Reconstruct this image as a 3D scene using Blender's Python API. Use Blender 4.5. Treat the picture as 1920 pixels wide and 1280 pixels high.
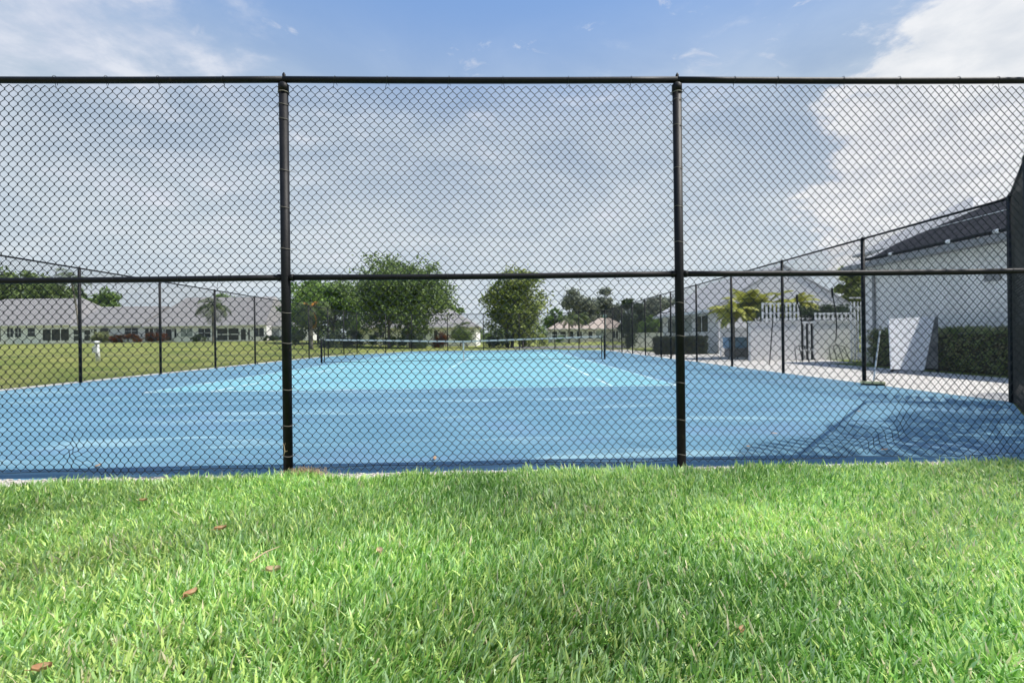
import bpy, math, random
import numpy as np
from mathutils import Vector, Matrix
random.seed(7); rng = np.random.default_rng(11)
S = bpy.context.scene
for o in list(bpy.data.objects): bpy.data.objects.remove(o)
COL = S.collection

# ------------------------------------------------------------------ camera
F, YAW, ROLL, V0, CAMH = 897.7, .0125, .0124, 632.7, 1.035      # from a fit to court and fence dimensions
cy_, sy_ = math.cos(YAW), math.sin(YAW)
FW, RT, UP = Vector((sy_, cy_, 0)), Vector((cy_, -sy_, 0)), Vector((0, 0, 1))
cam_d = bpy.data.cameras.new('camera'); cam = bpy.data.objects.new('camera', cam_d); COL.objects.link(cam)
r_ = math.cos(ROLL)*RT - math.sin(ROLL)*UP; u_ = math.cos(ROLL)*UP + math.sin(ROLL)*RT
m = Matrix((r_, u_, -FW)).transposed().to_4x4(); m.translation = (0, 0, CAMH)
cam.matrix_world = m
cam_d.sensor_width = 36; cam_d.lens = F/1920*36; cam_d.shift_y = -(640-V0)/1920
cam_d.clip_start = .05; cam_d.clip_end = 3000
S.camera = cam

# ------------------------------------------------------------------ sun, sky, exposure
SUN_EL = math.radians(57); SX, SY = .988, -.155                    # sun stands to the right, a little behind the camera
SUN_STRENGTH = 2.6; SKY_STRENGTH = .135
sd = Vector((SX, SY, 0)).normalized()*math.cos(SUN_EL) + Vector((0, 0, math.sin(SUN_EL)))
sl = bpy.data.lights.new('sun', 'SUN'); sl.energy = SUN_STRENGTH; sl.angle = math.radians(.5); sl.color = (1, .955, .88)
so = bpy.data.objects.new('sun', sl); COL.objects.link(so); so.rotation_euler = sd.to_track_quat('Z', 'Y').to_euler()
S.view_settings.view_transform = 'Standard'; S.view_settings.look = 'None'
S.view_settings.exposure = 1.25; S.view_settings.gamma = 1; S.view_settings.use_curve_mapping = False

def nd(nt, t, **k):
    n = nt.nodes.new(t)
    for a, b in k.items(): setattr(n, a, b)
    return n
def mth(nt, op, a, b=None, c=None, clamp=False):
    n = nd(nt, 'ShaderNodeMath', operation=op, use_clamp=clamp)
    for i, v in enumerate((a, b, c)):
        if v is None: continue
        if isinstance(v, (int, float)): n.inputs[i].default_value = v
        else: nt.links.new(v, n.inputs[i])
    return n.outputs[0]
def mixc(nt, f, a, b, blend='MIX'):
    n = nd(nt, 'ShaderNodeMix', data_type='RGBA', blend_type=blend)
    for i, v in ((0, f), (6, a), (7, b)):
        if isinstance(v, (int, float)): n.inputs[i].default_value = v
        elif isinstance(v, tuple): n.inputs[i].default_value = (*v[:3], 1)
        else: nt.links.new(v, n.inputs[i])
    return n.outputs[2]
def noise(nt, vec, scale, detail=4, rough=.55, dist=0, dim='3D'):
    n = nd(nt, 'ShaderNodeTexNoise', noise_dimensions=dim)
    if vec is not None: nt.links.new(vec, n.inputs['Vector'])
    n.inputs['Scale'].default_value = scale; n.inputs['Detail'].default_value = detail
    n.inputs['Roughness'].default_value = rough; n.inputs['Distortion'].default_value = dist
    return n.outputs[0]
def ramp(nt, f, lo, hi, smooth=True):
    n = nd(nt, 'ShaderNodeMapRange', interpolation_type='SMOOTHSTEP' if smooth else 'LINEAR', clamp=True)
    nt.links.new(f, n.inputs[0]); n.inputs[1].default_value = lo; n.inputs[2].default_value = hi
    return n.outputs[0]
def mapv(nt, vec, scale=(1, 1, 1), loc=(0, 0, 0), rot=(0, 0, 0)):
    n = nd(nt, 'ShaderNodeMapping'); nt.links.new(vec, n.inputs[0])
    n.inputs[1].default_value = loc; n.inputs[2].default_value = rot; n.inputs[3].default_value = scale
    return n.outputs[0]

W = bpy.data.worlds.new('World'); S.world = W; W.use_nodes = True
nt = W.node_tree; nt.nodes.clear()
sky = nd(nt, 'ShaderNodeTexSky', sky_type='NISHITA'); sky.sun_disc = False
sky.sun_elevation = SUN_EL; sky.sun_rotation = math.atan2(SX, SY); sky.air_density = 1.0; sky.dust_density = 1.6; sky.ozone_density = 1.5
tc = nd(nt, 'ShaderNodeTexCoord')
nrm = nd(nt, 'ShaderNodeVectorMath', operation='NORMALIZE'); nt.links.new(tc.outputs['Generated'], nrm.inputs[0])
sep = nd(nt, 'ShaderNodeSeparateXYZ'); nt.links.new(nrm.outputs[0], sep.inputs[0])
zc = mth(nt, 'MAXIMUM', sep.outputs[2], 0.0)
den = mth(nt, 'ADD', zc, .16)
px = mth(nt, 'DIVIDE', sep.outputs[0], den); py = mth(nt, 'DIVIDE', sep.outputs[1], den)
cmb = nd(nt, 'ShaderNodeCombineXYZ'); nt.links.new(px, cmb.inputs[0]); nt.links.new(py, cmb.inputs[1])
pl = cmb.outputs[0]
n1 = noise(nt, mapv(nt, pl, (1.0, 1.25, 1), (3.2, 1.7, 0)), 1.5, 8, .62, .35)
n2 = noise(nt, mapv(nt, pl, (1, 1, 1), (9.1, 4.4, 0)), 5.5, 8, .6, .2)
def patch(d, r0, r1):
    d = Vector(d).normalized()
    v = nd(nt, 'ShaderNodeVectorMath', operation='DISTANCE'); nt.links.new(nrm.outputs[0], v.inputs[0]); v.inputs[1].default_value = d
    return ramp(nt, v.outputs['Value'], r1, r0)
p_left = patch((-.80, 1, .62), .06, .44)        # wispy bank, upper left
p_cum = patch((1.10, 1, .36), .14, .40)          # tall cumulus over the right-hand roofs
n3 = noise(nt, mapv(nt, pl, (1, 1.3, 1), (2.3, 8.4, 0)), 7.5, 7, .58, .5)
p_low = patch((-.1, 1, .25), .1, .75)
fld = mth(nt, 'ADD', mth(nt, 'MULTIPLY', n1, .62), mth(nt, 'MULTIPLY', n2, .42))
fld = mth(nt, 'ADD', fld, mth(nt, 'MULTIPLY', p_left, .11))
cl = ramp(nt, fld, .57, .76)
puf = mth(nt, 'MULTIPLY', ramp(nt, mth(nt, 'ADD', mth(nt, 'MULTIPLY', n3, .75), mth(nt, 'MULTIPLY', n1, .3)), .60, .68), ramp(nt, zc, .40, .50))
fcum = mth(nt, 'ADD', mth(nt, 'ADD', mth(nt, 'MULTIPLY', n2, .40), mth(nt, 'MULTIPLY', n1, .30)), mth(nt, 'MULTIPLY', p_cum, .32))
cum = ramp(nt, fcum, .50, .585)
cl = mth(nt, 'MAXIMUM', mth(nt, 'MAXIMUM', cl, mth(nt, 'MULTIPLY', puf, .85)), mth(nt, 'MULTIPLY', cum, ramp(nt, p_cum, .02, .2)))
haze = ramp(nt, zc, .62, .36)                     # pale veil thickening towards the horizon
haze = mth(nt, 'MULTIPLY', haze, .93)
shade = ramp(nt, n2, .3, .75)
ccol = mixc(nt, shade, (1.75, 1.95, 2.45), (2.5, 2.6, 2.85))
hlow = mixc(nt, ramp(nt, n1, .38, .62), (1.98, 2.24, 2.44), (2.27, 2.48, 2.6))
hmid = mixc(nt, ramp(nt, n1, .36, .64), (1.28, 1.60, 2.02), (1.70, 1.98, 2.28))
hcol = mixc(nt, ramp(nt, zc, .14, .45), hlow, hmid)
cumc = mixc(nt, ramp(nt, n2, .3, .7), (2.35, 2.45, 2.6), (3.0, 3.0, 3.02))
skyc = mixc(nt, .8, sky.outputs[0], (.52, 1.02, 2.05))
c1 = mixc(nt, haze, skyc, hcol)
ccol = mixc(nt, cum, ccol, cumc)
c2 = mixc(nt, mth(nt, 'MULTIPLY', cl, .85), c1, ccol)
bg = nd(nt, 'ShaderNodeBackground'); nt.links.new(c2, bg.inputs[0]); bg.inputs[1].default_value = SKY_STRENGTH
wo = nd(nt, 'ShaderNodeOutputWorld'); nt.links.new(bg.outputs[0], wo.inputs[0])

# ------------------------------------------------------------------ materials
MATS = {}
def mat(name, col, rough=.7, var=None, vscale=5, bump=0, bscale=30, spec=.5, metal=0, trans=0, stretch=(1, 1, 1), attr=None, alt=None, altscale=2, altlo=.45, altrange=.2):
    if name in MATS: return MATS[name]
    M = bpy.data.materials.new(name); M.use_nodes = True; t = M.node_tree
    b = t.nodes['Principled BSDF']; out = t.nodes['Material Output']
    b.inputs['Roughness'].default_value = rough; b.inputs['Specular IOR Level'].default_value = spec; b.inputs['Metallic'].default_value = metal
    co = nd(t, 'ShaderNodeTexCoord').outputs['Object']; co = mapv(t, co, stretch)
    c = col
    if var: c = mixc(t, ramp(t, noise(t, co, vscale, 5, .6), .3, .7), col, var)
    if alt: c = mixc(t, ramp(t, noise(t, co, altscale, 4, .6, .3), altlo, altlo+altrange), c, alt)
    if attr:
        a = nd(t, 'ShaderNodeAttribute', attribute_name='tint'); c = mixc(t, 1.0, c, a.outputs['Color'], 'MULTIPLY')
    if isinstance(c, tuple): b.inputs['Base Color'].default_value = (*c, 1)
    else: t.links.new(c, b.inputs['Base Color'])
    if bump:
        bn = nd(t, 'ShaderNodeBump'); bn.inputs['Strength'].default_value = bump; bn.inputs['Distance'].default_value = .02
        t.links.new(noise(t, co, bscale, 6, .65), bn.inputs['Height']); t.links.new(bn.outputs[0], b.inputs['Normal'])
    if trans:
        tr = nd(t, 'ShaderNodeBsdfTranslucent'); mx = nd(t, 'ShaderNodeMixShader'); mx.inputs[0].default_value = trans
        if isinstance(c, tuple): tr.inputs[0].default_value = (*c, 1)
        else: t.links.new(c, tr.inputs[0])
        t.links.new(b.outputs[0], mx.inputs[1]); t.links.new(tr.outputs[0], mx.inputs[2]); t.links.new(mx.outputs[0], out.inputs[0])
    MATS[name] = M; return M
black_pipe = mat('black vinyl pipe', (.004, .0045, .006), .55, spec=.25, var=(.009, .009, .011), vscale=14, bump=.15, bscale=60, alt=(.028, .022, .018), altscale=9, altlo=.62, altrange=.1)
black_wire = mat('black vinyl wire', (.008, .012, .014), .45)
far_wire = mat('faded black wire', (.02, .022, .025), .5)
tie_m = mat('dull steel tie', (.24, .22, .19), .6, metal=.2)
white_paint = mat('white painted metal', (.72, .73, .74), .5, var=(.62, .63, .64), vscale=8)
stucco = mat('white stucco', (.88, .86, .85), .85, var=(.82, .80, .79), vscale=1.3, bump=.3, bscale=40, alt=(.76, .755, .74), altscale=.7, altlo=.58)
stucco_warm = mat('cream stucco', (.58, .55, .5), .85, var=(.5, .48, .45), vscale=1.5, bump=.2)
trim = mat('white trim', (.82, .82, .82), .5)
glass = mat('dark window glass', (.012, .015, .018), .12, var=(.05, .055, .06), vscale=.8, spec=.5)
screen = mat('dark lanai screen', (.022, .022, .024), .6, var=(.06, .06, .06), vscale=1.2)
pale_glass = mat('pale curtained glass', (.22, .26, .26), .3, var=(.32, .34, .34), vscale=2)
roof_grey = mat('grey roof tile', (.27, .263, .26), .85, var=(.22, .213, .21), vscale=2.5, bump=.6, bscale=8, stretch=(1, 1, 3))
roof_tan = mat('tan roof tile', (.45, .37, .31), .85, var=(.36, .30, .26), vscale=2.5, bump=.5, bscale=8)
roof_light = mat('light grey shingle', (.46, .46, .465), .9, var=(.38, .38, .385), vscale=5, bump=.5, bscale=25)
solar_m = mat('black rubber mat', (.008, .008, .012), .75, var=(.02, .02, .027), vscale=3, stretch=(6, .5, 1), spec=.15)
concrete = mat('pale concrete', (.56, .54, .50), .9, var=(.50, .475, .44), vscale=2.2, bump=.4, bscale=60, alt=(.42, .39, .36), altscale=.9, altlo=.6)
asphalt = mat('worn grey asphalt', (.13, .13, .135), .9, var=(.17, .17, .17), vscale=1.5, bump=.4, bscale=80)
shell_m = mat('white shell gravel', (.66, .63, .58), .85, var=(.36, .32, .27), vscale=60, bump=.3)
bark = mat('grey bark', (.11, .09, .075), .9, var=(.19, .165, .145), vscale=4, bump=.8, bscale=20, stretch=(3, 3, 1))
palm_bark = mat('grey palm trunk', (.17, .15, .13), .9, var=(.24, .22, .19), vscale=6, bump=.7, bscale=14, stretch=(1, 1, 6))
def leafm(name, a, b, alt=None, vs=.5, trans=.3):
    return mat(name, a, .55, var=b, vscale=vs, trans=trans, alt=alt, altscale=vs*3, spec=.3)
leaf_oak = leafm('oak leaf', (.09, .145, .045), (.24, .32, .10), (.15, .21, .09), .7)
leaf_bright = leafm('bright leaf', (.10, .19, .045), (.26, .38, .09), (.14, .22, .08), .6)
leaf_yel = leafm('yellow green leaf', (.17, .23, .06), (.38, .42, .12), (.12, .16, .07), .7)
leaf_grey = leafm('grey green needle', (.15, .175, .13), (.29, .32, .24), (.2, .22, .17), .5)
leaf_dark = leafm('dark leaf', (.045, .07, .04), (.10, .14, .07), None, .9)
leaf_hedge = leafm('hedge leaf', (.14, .20, .07), (.36, .42, .18), (.34, .30, .20), 2.2)
leaf_palm = leafm('palm frond green', (.06, .10, .03), (.13, .18, .06), (.12, .13, .07), 1.2)
leaf_palm_y = leafm('yellow palm frond', (.34, .36, .05), (.55, .54, .10), (.42, .45, .12), 1.6)
leaf_orange = leafm('dying orange frond', (.42, .17, .03), (.5, .26, .05), None, 1)
leaf_red = leafm('red croton leaf', (.20, .028, .016), (.10, .05, .02), (.05, .07, .02), 2)
straw = mat('dry straw', (.42, .30, .17), .8, var=(.55, .44, .28), vscale=30, trans=.2)
dry_leaf = mat('dry brown leaf', (.36, .17, .075), .7, var=(.50, .33, .18), vscale=60, bump=.3, trans=.25)

def court_mat(name, base, alt, streak, strength=1):
    M = bpy.data.materials.new(name); M.use_nodes = True; t = M.node_tree; b = t.nodes['Principled BSDF']
    co = nd(t, 'ShaderNodeTexCoord').outputs['Object']
    big = ramp(t, noise(t, mapv(t, co, (.5, 1, 1)), .55, 5, .6, .4), .35, .68)
    c = mixc(t, big, base, alt)
    st = ramp(t, noise(t, mapv(t, co, (.28, 1.5, 1)), 1.3, 6, .62, .5), .54, .66)      # pale worn drifts
    c = mixc(t, mth(t, 'MULTIPLY', st, .85*strength), c, streak)
    c = mixc(t, mth(t, 'MULTIPLY', ramp(t, noise(t, mapv(t, co, (.7, 1.2, 1), (7, 2, 0)), .8, 5, .65, .6), .5, .68), .45), c, tuple(x*y for x, y in zip(alt, (1.15, .84, 1.04))))
    sp = ramp(t, noise(t, co, 90, 3, .7), .35, .75)
    c = mixc(t, mth(t, 'MULTIPLY', sp, .16), c, (.75, .85, .9))
    bl = ramp(t, noise(t, mapv(t, co, (1, 1, 1), (5, 3, 0)), .9, 6, .7, .8), .60, .70)     # old damp stains
    c = mixc(t, mth(t, 'MULTIPLY', bl, .4), c, tuple(x*.55 for x in base))
    t.links.new(c, b.inputs['Base Color']); b.inputs['Roughness'].default_value = .75; b.inputs['Specular IOR Level'].default_value = .35
    bn = nd(t, 'ShaderNodeBump'); bn.inputs['Strength'].default_value = .35; bn.inputs['Distance'].default_value = .004
    t.links.new(noise(t, co, 220, 4, .7), bn.inputs['Height']); t.links.new(bn.outputs[0], b.inputs['Normal'])
    return M
court_outer = court_mat('blue court paint', (.050, .163, .243), (.082, .215, .30), (.20, .35, .41))
court_inner = court_mat('cyan court paint', (.108, .315, .37), (.135, .36, .41), (.26, .44, .48), .6)
court_edge = court_mat('unfaded dark blue paint', (.045, .12, .30), (.055, .14, .32), (.10, .2, .36), .6)
def line_mat():
    M = bpy.data.materials.new('worn white line paint'); M.use_nodes = True; t = M.node_tree; b = t.nodes['Principled BSDF']
    co = nd(t, 'ShaderNodeTexCoord').outputs['Object']
    f = ramp(t, noise(t, co, 1.1, 6, .75, .3), .40, .62)
    c = mixc(t, f, (.24, .48, .60), (.66, .72, .72)); t.links.new(c, b.inputs['Base Color']); b.inputs['Roughness'].default_value = .75
    return M
line_m = line_mat()
def lawn_mat():
    M = bpy.data.materials.new('lawn'); M.use_nodes = True; t = M.node_tree; b = t.nodes['Principled BSDF']
    co = nd(t, 'ShaderNodeTexCoord').outputs['Object']
    c = mixc(t, ramp(t, noise(t, co, .22, 6, .65, .5), .36, .64), (.17, .225, .05), (.34, .345, .10))
    c = mixc(t, mth(t, 'MULTIPLY', ramp(t, noise(t, mapv(t, co, (1, 1.3, 1)), .42, 7, .72, .5), .50, .66), .8), c, (.44, .40, .18))
    c = mixc(t, mth(t, 'MULTIPLY', ramp(t, noise(t, co, 26, 4, .75), .35, .7), .55), c, (.085, .13, .025))
    t.links.new(c, b.inputs['Base Color']); b.inputs['Roughness'].default_value = .9; b.inputs['Specular IOR Level'].default_value = .15
    bn = nd(t, 'ShaderNodeBump'); bn.inputs['Strength'].default_value = .9; bn.inputs['Distance'].default_value = .05
    t.links.new(noise(t, co, 45, 5, .75), bn.inputs['Height']); t.links.new(bn.outputs[0], b.inputs['Normal'])
    return M
lawn = lawn_mat()
thatch = mat('dark soil thatch', (.10, .14, .04), .95, var=(.22, .22, .09), vscale=25, bump=.8, bscale=60)

# ------------------------------------------------------------------ mesh building
def ray(u, v, Y):
    """world point at depth Y seen at photo pixel (u, v): only used to read sizes off the photograph"""
    a0, b0 = u-960, v-V0; cr, sr = math.cos(ROLL), math.sin(ROLL)
    a = a0*cr - b0*sr; b = a0*sr + b0*cr
    d = FW + RT*(a/F) - UP*(b/F); k = Y/d.y
    return d.x*k, CAMH + d.z*k
def wloc(o):
    v = Vector((0, 0, 0))
    while o is not None: v += o.location; o = o.parent
    return v
def tag(o, label=None, cat=None, group=None, kind=None):
    for k, v in (('label', label), ('category', cat), ('group', group), ('kind', kind)):
        if v: o[k] = v
    return o
def thing(name, label, cat, loc=(0, 0, 0), group=None):
    o = bpy.data.objects.new(name, None); COL.objects.link(o); o.location = loc; o.empty_display_size = .2
    return tag(o, label, cat, group)
class MB:
    def __init__(s): s.v = []; s.f = []
    def add(s, vs, fs):
        n = len(s.v); s.v += [tuple(p) for p in vs]; s.f += [tuple(i+n for i in f) for f in fs]; return s
    def box(s, x0, x1, y0, y1, z0, z1):
        return s.add([(x0,y0,z0),(x1,y0,z0),(x1,y1,z0),(x0,y1,z0),(x0,y0,z1),(x1,y0,z1),(x1,y1,z1),(x0,y1,z1)],
                     [(0,3,2,1),(4,5,6,7),(0,1,5,4),(1,2,6,5),(2,3,7,6),(3,0,4,7)])
    def obox(s, c, X, Y, Z):
        c, X, Y, Z = map(Vector, (c, X, Y, Z))
        return s.add([c+a*X+b*Y+d*Z for d in (-1, 1) for a, b in ((-1,-1),(1,-1),(1,1),(-1,1))],
                     [(0,3,2,1),(4,5,6,7),(0,1,5,4),(1,2,6,5),(2,3,7,6),(3,0,4,7)])
    def tube(s, pts, rad, n=8, cap=True):
        pts = [Vector(p) for p in pts]; m_ = len(pts)
        if isinstance(rad, (int, float)): rad = [rad]*m_
        vs = []; fs = []; ref = None
        for i, p in enumerate(pts):
            t = (pts[min(i+1, m_-1)]-pts[max(i-1, 0)]).normalized()
            if ref is None:
                ref = t.orthogonal().normalized()
            ref = (ref - t*ref.dot(t)).normalized(); b = t.cross(ref)
            vs += [p+(ref*math.cos(2*math.pi*k/n)+b*math.sin(2*math.pi*k/n))*rad[i] for k in range(n)]
        for i in range(m_-1):
            for k in range(n):
                a, b = i*n+k, i*n+(k+1) % n; fs.append((a, b, b+n, a+n))
        if cap: fs += [tuple(range(n-1, -1, -1)), tuple((m_-1)*n+k for k in range(n))]
        return s.add(vs, fs)
    def prism(s, poly, axis, a, b):
        """poly of 2D points extruded along axis from a to b"""
        def P(p, t): return {'x': (t, p[0], p[1]), 'y': (p[0], t, p[1]), 'z': (p[0], p[1], t)}[axis]
        n = len(poly)
        return s.add([P(p, a) for p in poly]+[P(p, b) for p in poly],
                     [tuple(range(n-1, -1, -1)), tuple(range(n, 2*n))]+[(i, (i+1) % n, n+(i+1) % n, n+i) for i in range(n)])
    def mesh(s, name, mt, org=(0, 0, 0), smooth=False):
        me = bpy.data.meshes.new(name); ox, oy, oz = org
        me.from_pydata([(x-ox, y-oy, z-oz) for x, y, z in s.v], [], s.f)
        if mt: me.materials.append(mt)
        if smooth: me.polygons.foreach_set('use_smooth', [True]*len(me.polygons))
        return me
    def build(s, name, mt, parent=None, smooth=False, origin=None):
        org = wloc(parent) if parent is not None else Vector(origin or (0, 0, 0))
        o = bpy.data.objects.new(name, s.mesh(name, mt, org, smooth)); COL.objects.link(o)
        if parent is not None: o.parent = parent
        elif origin: o.location = origin
        return o
def np_mesh(name, V, loops_faces, mt, tint=None):
    """V (n,3); loops_faces list of (k,sides) int arrays"""
    me = bpy.data.meshes.new(name); me.vertices.add(len(V)); me.vertices.foreach_set('co', np.ascontiguousarray(V, np.float32).ravel())
    tot = sum(a.size for a in loops_faces); nf = sum(len(a) for a in loops_faces)
    me.loops.add(tot); me.polygons.add(nf)
    li = np.concatenate([a.ravel() for a in loops_faces]).astype(np.int32)
    st = []; c = 0
    for a in loops_faces: st.append(c+np.arange(len(a))*a.shape[1]); c += a.size
    me.loops.foreach_set('vertex_index', li); me.polygons.foreach_set('loop_start', np.concatenate(st).astype(np.int32))
    if tint is not None:
        at = me.color_attributes.new('tint', 'FLOAT_COLOR', 'POINT'); at.data.foreach_set('color', tint.astype(np.float32).ravel())
    me.update(calc_edges=True); me.validate()
    if mt: me.materials.append(mt)
    return me
def link(name, me, parent=None, loc=(0, 0, 0)):
    o = bpy.data.objects.new(name, me); COL.objects.link(o); o.location = loc
    if parent is not None: o.parent = parent
    return o

# ------------------------------------------------------------------ ground
XL, XR, YF, YB = -11.11, 7.39, 3.69, 39.2
CX, BASE = -1.929, 9.81; NETY = BASE+11.885
def gz(x, y):
    def ss(t): t = min(max(t, 0), 1); return t*t*(3-2*t)
    return 1.0*ss((y-16)/62)*ss((-x-6)/26)
gm = MB(); xs = sorted(set([-900, -500, -260, 130, 200, 300, 500, 900]+[-160+6*i for i in range(48)])); ys = sorted(set([-200, -60, 130, 170, 240, 400, 900, 2000]+[-12+4*i for i in range(33)]))
for y in ys:
    for x in xs: gm.v.append((x, y, gz(x, y)-.012))
nx = len(xs)
for j in range(len(ys)-1):
    for i in range(nx-1): a = j*nx+i; gm.f.append((a, a+1, a+1+nx, a+nx))
tag(gm.build('lawn', lawn, smooth=True), kind='structure')
def front_y(x): return YF + .012*(x+.15)
def sheet(name, poly, z, mt):
    o = MB().add([(x, y, z) for x, y in poly], [tuple(range(len(poly)))]).build(name, mt); return tag(o, kind='structure')
FR = (4.4, front_y(4.4)); FL = (-7.75, front_y(-7.75))
oct_ = [FL, FR, (XR, 6.91), (XR, 35.6), (4.0, YB), (-7.7, YB), (XL, 35.8), (XL, 7.0)]
# the court slab: a real step up of a few millimetres, paint sheets on it
sheet('court_surface', [(p[0], p[1]) for p in oct_], 0.0, court_outer)
EY = .27
#sheet('court_edge_strip', [(-7.6, front_y(-7.6)+.02), (3.98, front_y(3.98)+.02), (4.2, front_y(4.2)+EY+.02), (-7.9, front_y(-7.9)+EY-.03)], .004, court_edge)
sheet('playing_area', [(CX-5.485, BASE), (CX+5.485, BASE), (CX+5.485, BASE+23.77), (CX-5.485, BASE+23.77)], .004, court_inner)
lm = MB()
def line(x0, x1, y0, y1):
    o = MB().add([(x0,y0,.008),(x1,y0,.008),(x1,y1,.008),(x0,y1,.008)], [(0,1,2,3)]).build('court_line', line_m); tag(o, kind='structure')
L5 = .05
line(CX-5.485, CX+5.485, BASE-.0, BASE+.07); line(CX-5.485, CX+5.485, BASE+23.70, BASE+23.77)
for s in (-1, 1):
    line(CX+s*5.46-.03, CX+s*5.46+.03, BASE+.07, BASE+23.70)
    line(CX+s*4.115-.03, CX+s*4.115+.03, BASE+.07, BASE+23.70)
    line(CX-4.08, CX+4.08, NETY+s*6.4-.03, NETY+s*6.4+.03)
line(CX-.03, CX+.03, NETY-6.36, NETY+6.36); line(CX-.03, CX+.03, BASE+.07, BASE+.2)
# concrete footing kerb under fences and the pale path by the pool wall
kb = MB()
def kerb(p, q, w, z, into):
    p, q = Vector((*p, 0)), Vector((*q, 0)); d = (q-p).normalized(); n = Vector((-d.y, d.x, 0))
    c = (p+q)/2 + n*into; kb.obox((c.x, c.y, z/2-.03), d*((q-p).length/2), n*(w/2), (0, 0, z/2+.03))
kerb((XL, 7), (XL, 35.8), .22, .02, .13); kerb((XL, 35.8), (-7.7, YB), .22, .02, .13); kerb((-7.7, YB), (4, YB), .16, .02, .12)
tag(kb.build('court_kerb', concrete), kind='structure')
sheet('path', [(4.2, 3.2), (7.45, 6.88), (7.45, 35.4), (6.2, 37), (9.2, 37), (9.4, 27), (11.15, 26), (13, 21), (12.4, 16.8), (11.15, 16.5), (11.15, 3.2)], -.004, concrete)
sheet('bounce_patio', [(9.8, 19.1), (14.6, 19.1), (19.2, 19.1), (19.2, 26.15), (11.3, 26.15), (11.3, 23.7), (9.8, 23.7)], .002, concrete)  # pale paving added to bounce warm light onto the gable
sheet('road', [(1.5, 43), (40, 43), (60, 52), (60, 56), (2, 56), (-1, 50)], 0.0, asphalt)
# dark strip laid across the left lawn
sw = MB()
for i in range(24):
    x0, x1 = -34+i, -33+i
    sw.add([(x0, 32.3, gz(x0, 32.3)+.004), (x1, 32.3, gz(x1, 32.3)+.004), (x1, 33.5, gz(x1, 33.5)+.004), (x0, 33.5, gz(x0, 33.5)+.004)], [(0, 1, 2, 3)])
tag(sw.build('dark_lawn_strip', thatch), kind='structure')

# ------------------------------------------------------------------ chain-link
def chainlink(w, h, dw, dh, r, z0=.03, warp=None, knuckle=True, jitter=0):
    hw, hh = dw/2, dh/2
    nw = int(round(w/hw)); hw = w/nw; nl = int(h/hh); hh = h/nl
    lev = np.arange(nl+1)
    i = np.arange(nw)[:, None]
    x = i*hw + hw*((lev[None, :]+i) % 2); z = np.broadcast_to(z0+lev*hh, x.shape).copy()
    side = np.where((lev[None, :]+i) % 2 == 1, 1.0, -1.0)
    y = side*r*1.1
    if knuckle:            # two points per bend so the diamonds have rounded corners
        k = .09*hh
        x = np.repeat(x, 2, 1); y = np.repeat(y, 2, 1); z = np.repeat(z, 2, 1); sd2 = np.repeat(side, 2, 1)
        z[:, 0::2] -= k; z[:, 1::2] += k; y[:, 0::2] *= .2
        x = x + sd2*r*.4
        x, y, z = x[:, 1:-1], y[:, 1:-1], z[:, 1:-1]
    if warp is not None: x, y, z = warp(x, y, z)
    P = np.stack([x, y, z], -1)                         # wires, points, 3
    nW, nP = P.shape[:2]; ns = 3
    T = np.empty_like(P); T[:, 1:-1] = P[:, 2:]-P[:, :-2]; T[:, 0] = P[:, 1]-P[:, 0]; T[:, -1] = P[:, -1]-P[:, -2]
    T[..., 1] = 0; T /= np.linalg.norm(T, axis=-1, keepdims=True)+1e-9
    A = np.stack([-T[..., 2], 0*T[..., 0], T[..., 0]], -1); B = np.zeros_like(P); B[..., 1] = 1
    V = np.stack([P+(A*math.cos(a)+B*math.sin(a))*r for a in [2*math.pi*k/ns+.5 for k in range(ns)]], 2)
    V = V.reshape(-1, 3)
    base = (np.arange(nW)[:, None]*nP+np.arange(nP-1)[None, :])*ns
    fs = [np.stack([base+k, base+(k+1) % ns, base+(k+1) % ns+ns, base+k+ns], -1).reshape(-1, 4) for k in range(ns)]
    return V, [np.concatenate(fs)]
Vb, Fb = chainlink(2.9, 2.92, .067, .075, .0024, knuckle=False)
BAY = np_mesh('chain_link_mesh', Vb, Fb, far_wire)

def fence_run(root, pts, first_post=True, mesh=BAY, postr=.03, railr=.021, H=2.98, mats=black_pipe, meshoff=0, tall=None):
    """posts, top rails and mesh bays through a list of (x,y)"""
    base = wloc(root)
    pm = MB().tube([(0,0,-.05), (0,0,H-.02)], postr, 8); pm.tube([(0,0,H-.02), (0,0,H+.01), (0,0,H+.045)], [postr*1.12, postr*1.05, postr*.4], 8)
    pme = pm.mesh('post', mats, smooth=True)
    for i, p in enumerate(pts):
        if i == 0 and not first_post: continue
        link('post', pme, root, (p[0]-base.x, p[1]-base.y, 0))
    for a, b in zip(pts[:-1], pts[1:]):
        A, B = Vector((*a, 0)), Vector((*b, 0)); d = B-A; L = d.length; ang = math.atan2(d.y, d.x)
        r = MB().tube([A+Vector((0, 0, H)), B+Vector((0, 0, H))], railr, 8).build('top_rail', mats, root, smooth=True)
        if mesh:
            o = link('chain_link_mesh', mesh, root, A-base+Vector((0, 0, 0))); o.rotation_euler = (0, 0, ang); o.scale = (L/2.9, 1, 1); o['kind'] = 'stuff'
def steps(a, b, n): return [(a[0]+(b[0]-a[0])*i/n, a[1]+(b[1]-a[1])*i/n) for i in range(n+1)]

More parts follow.
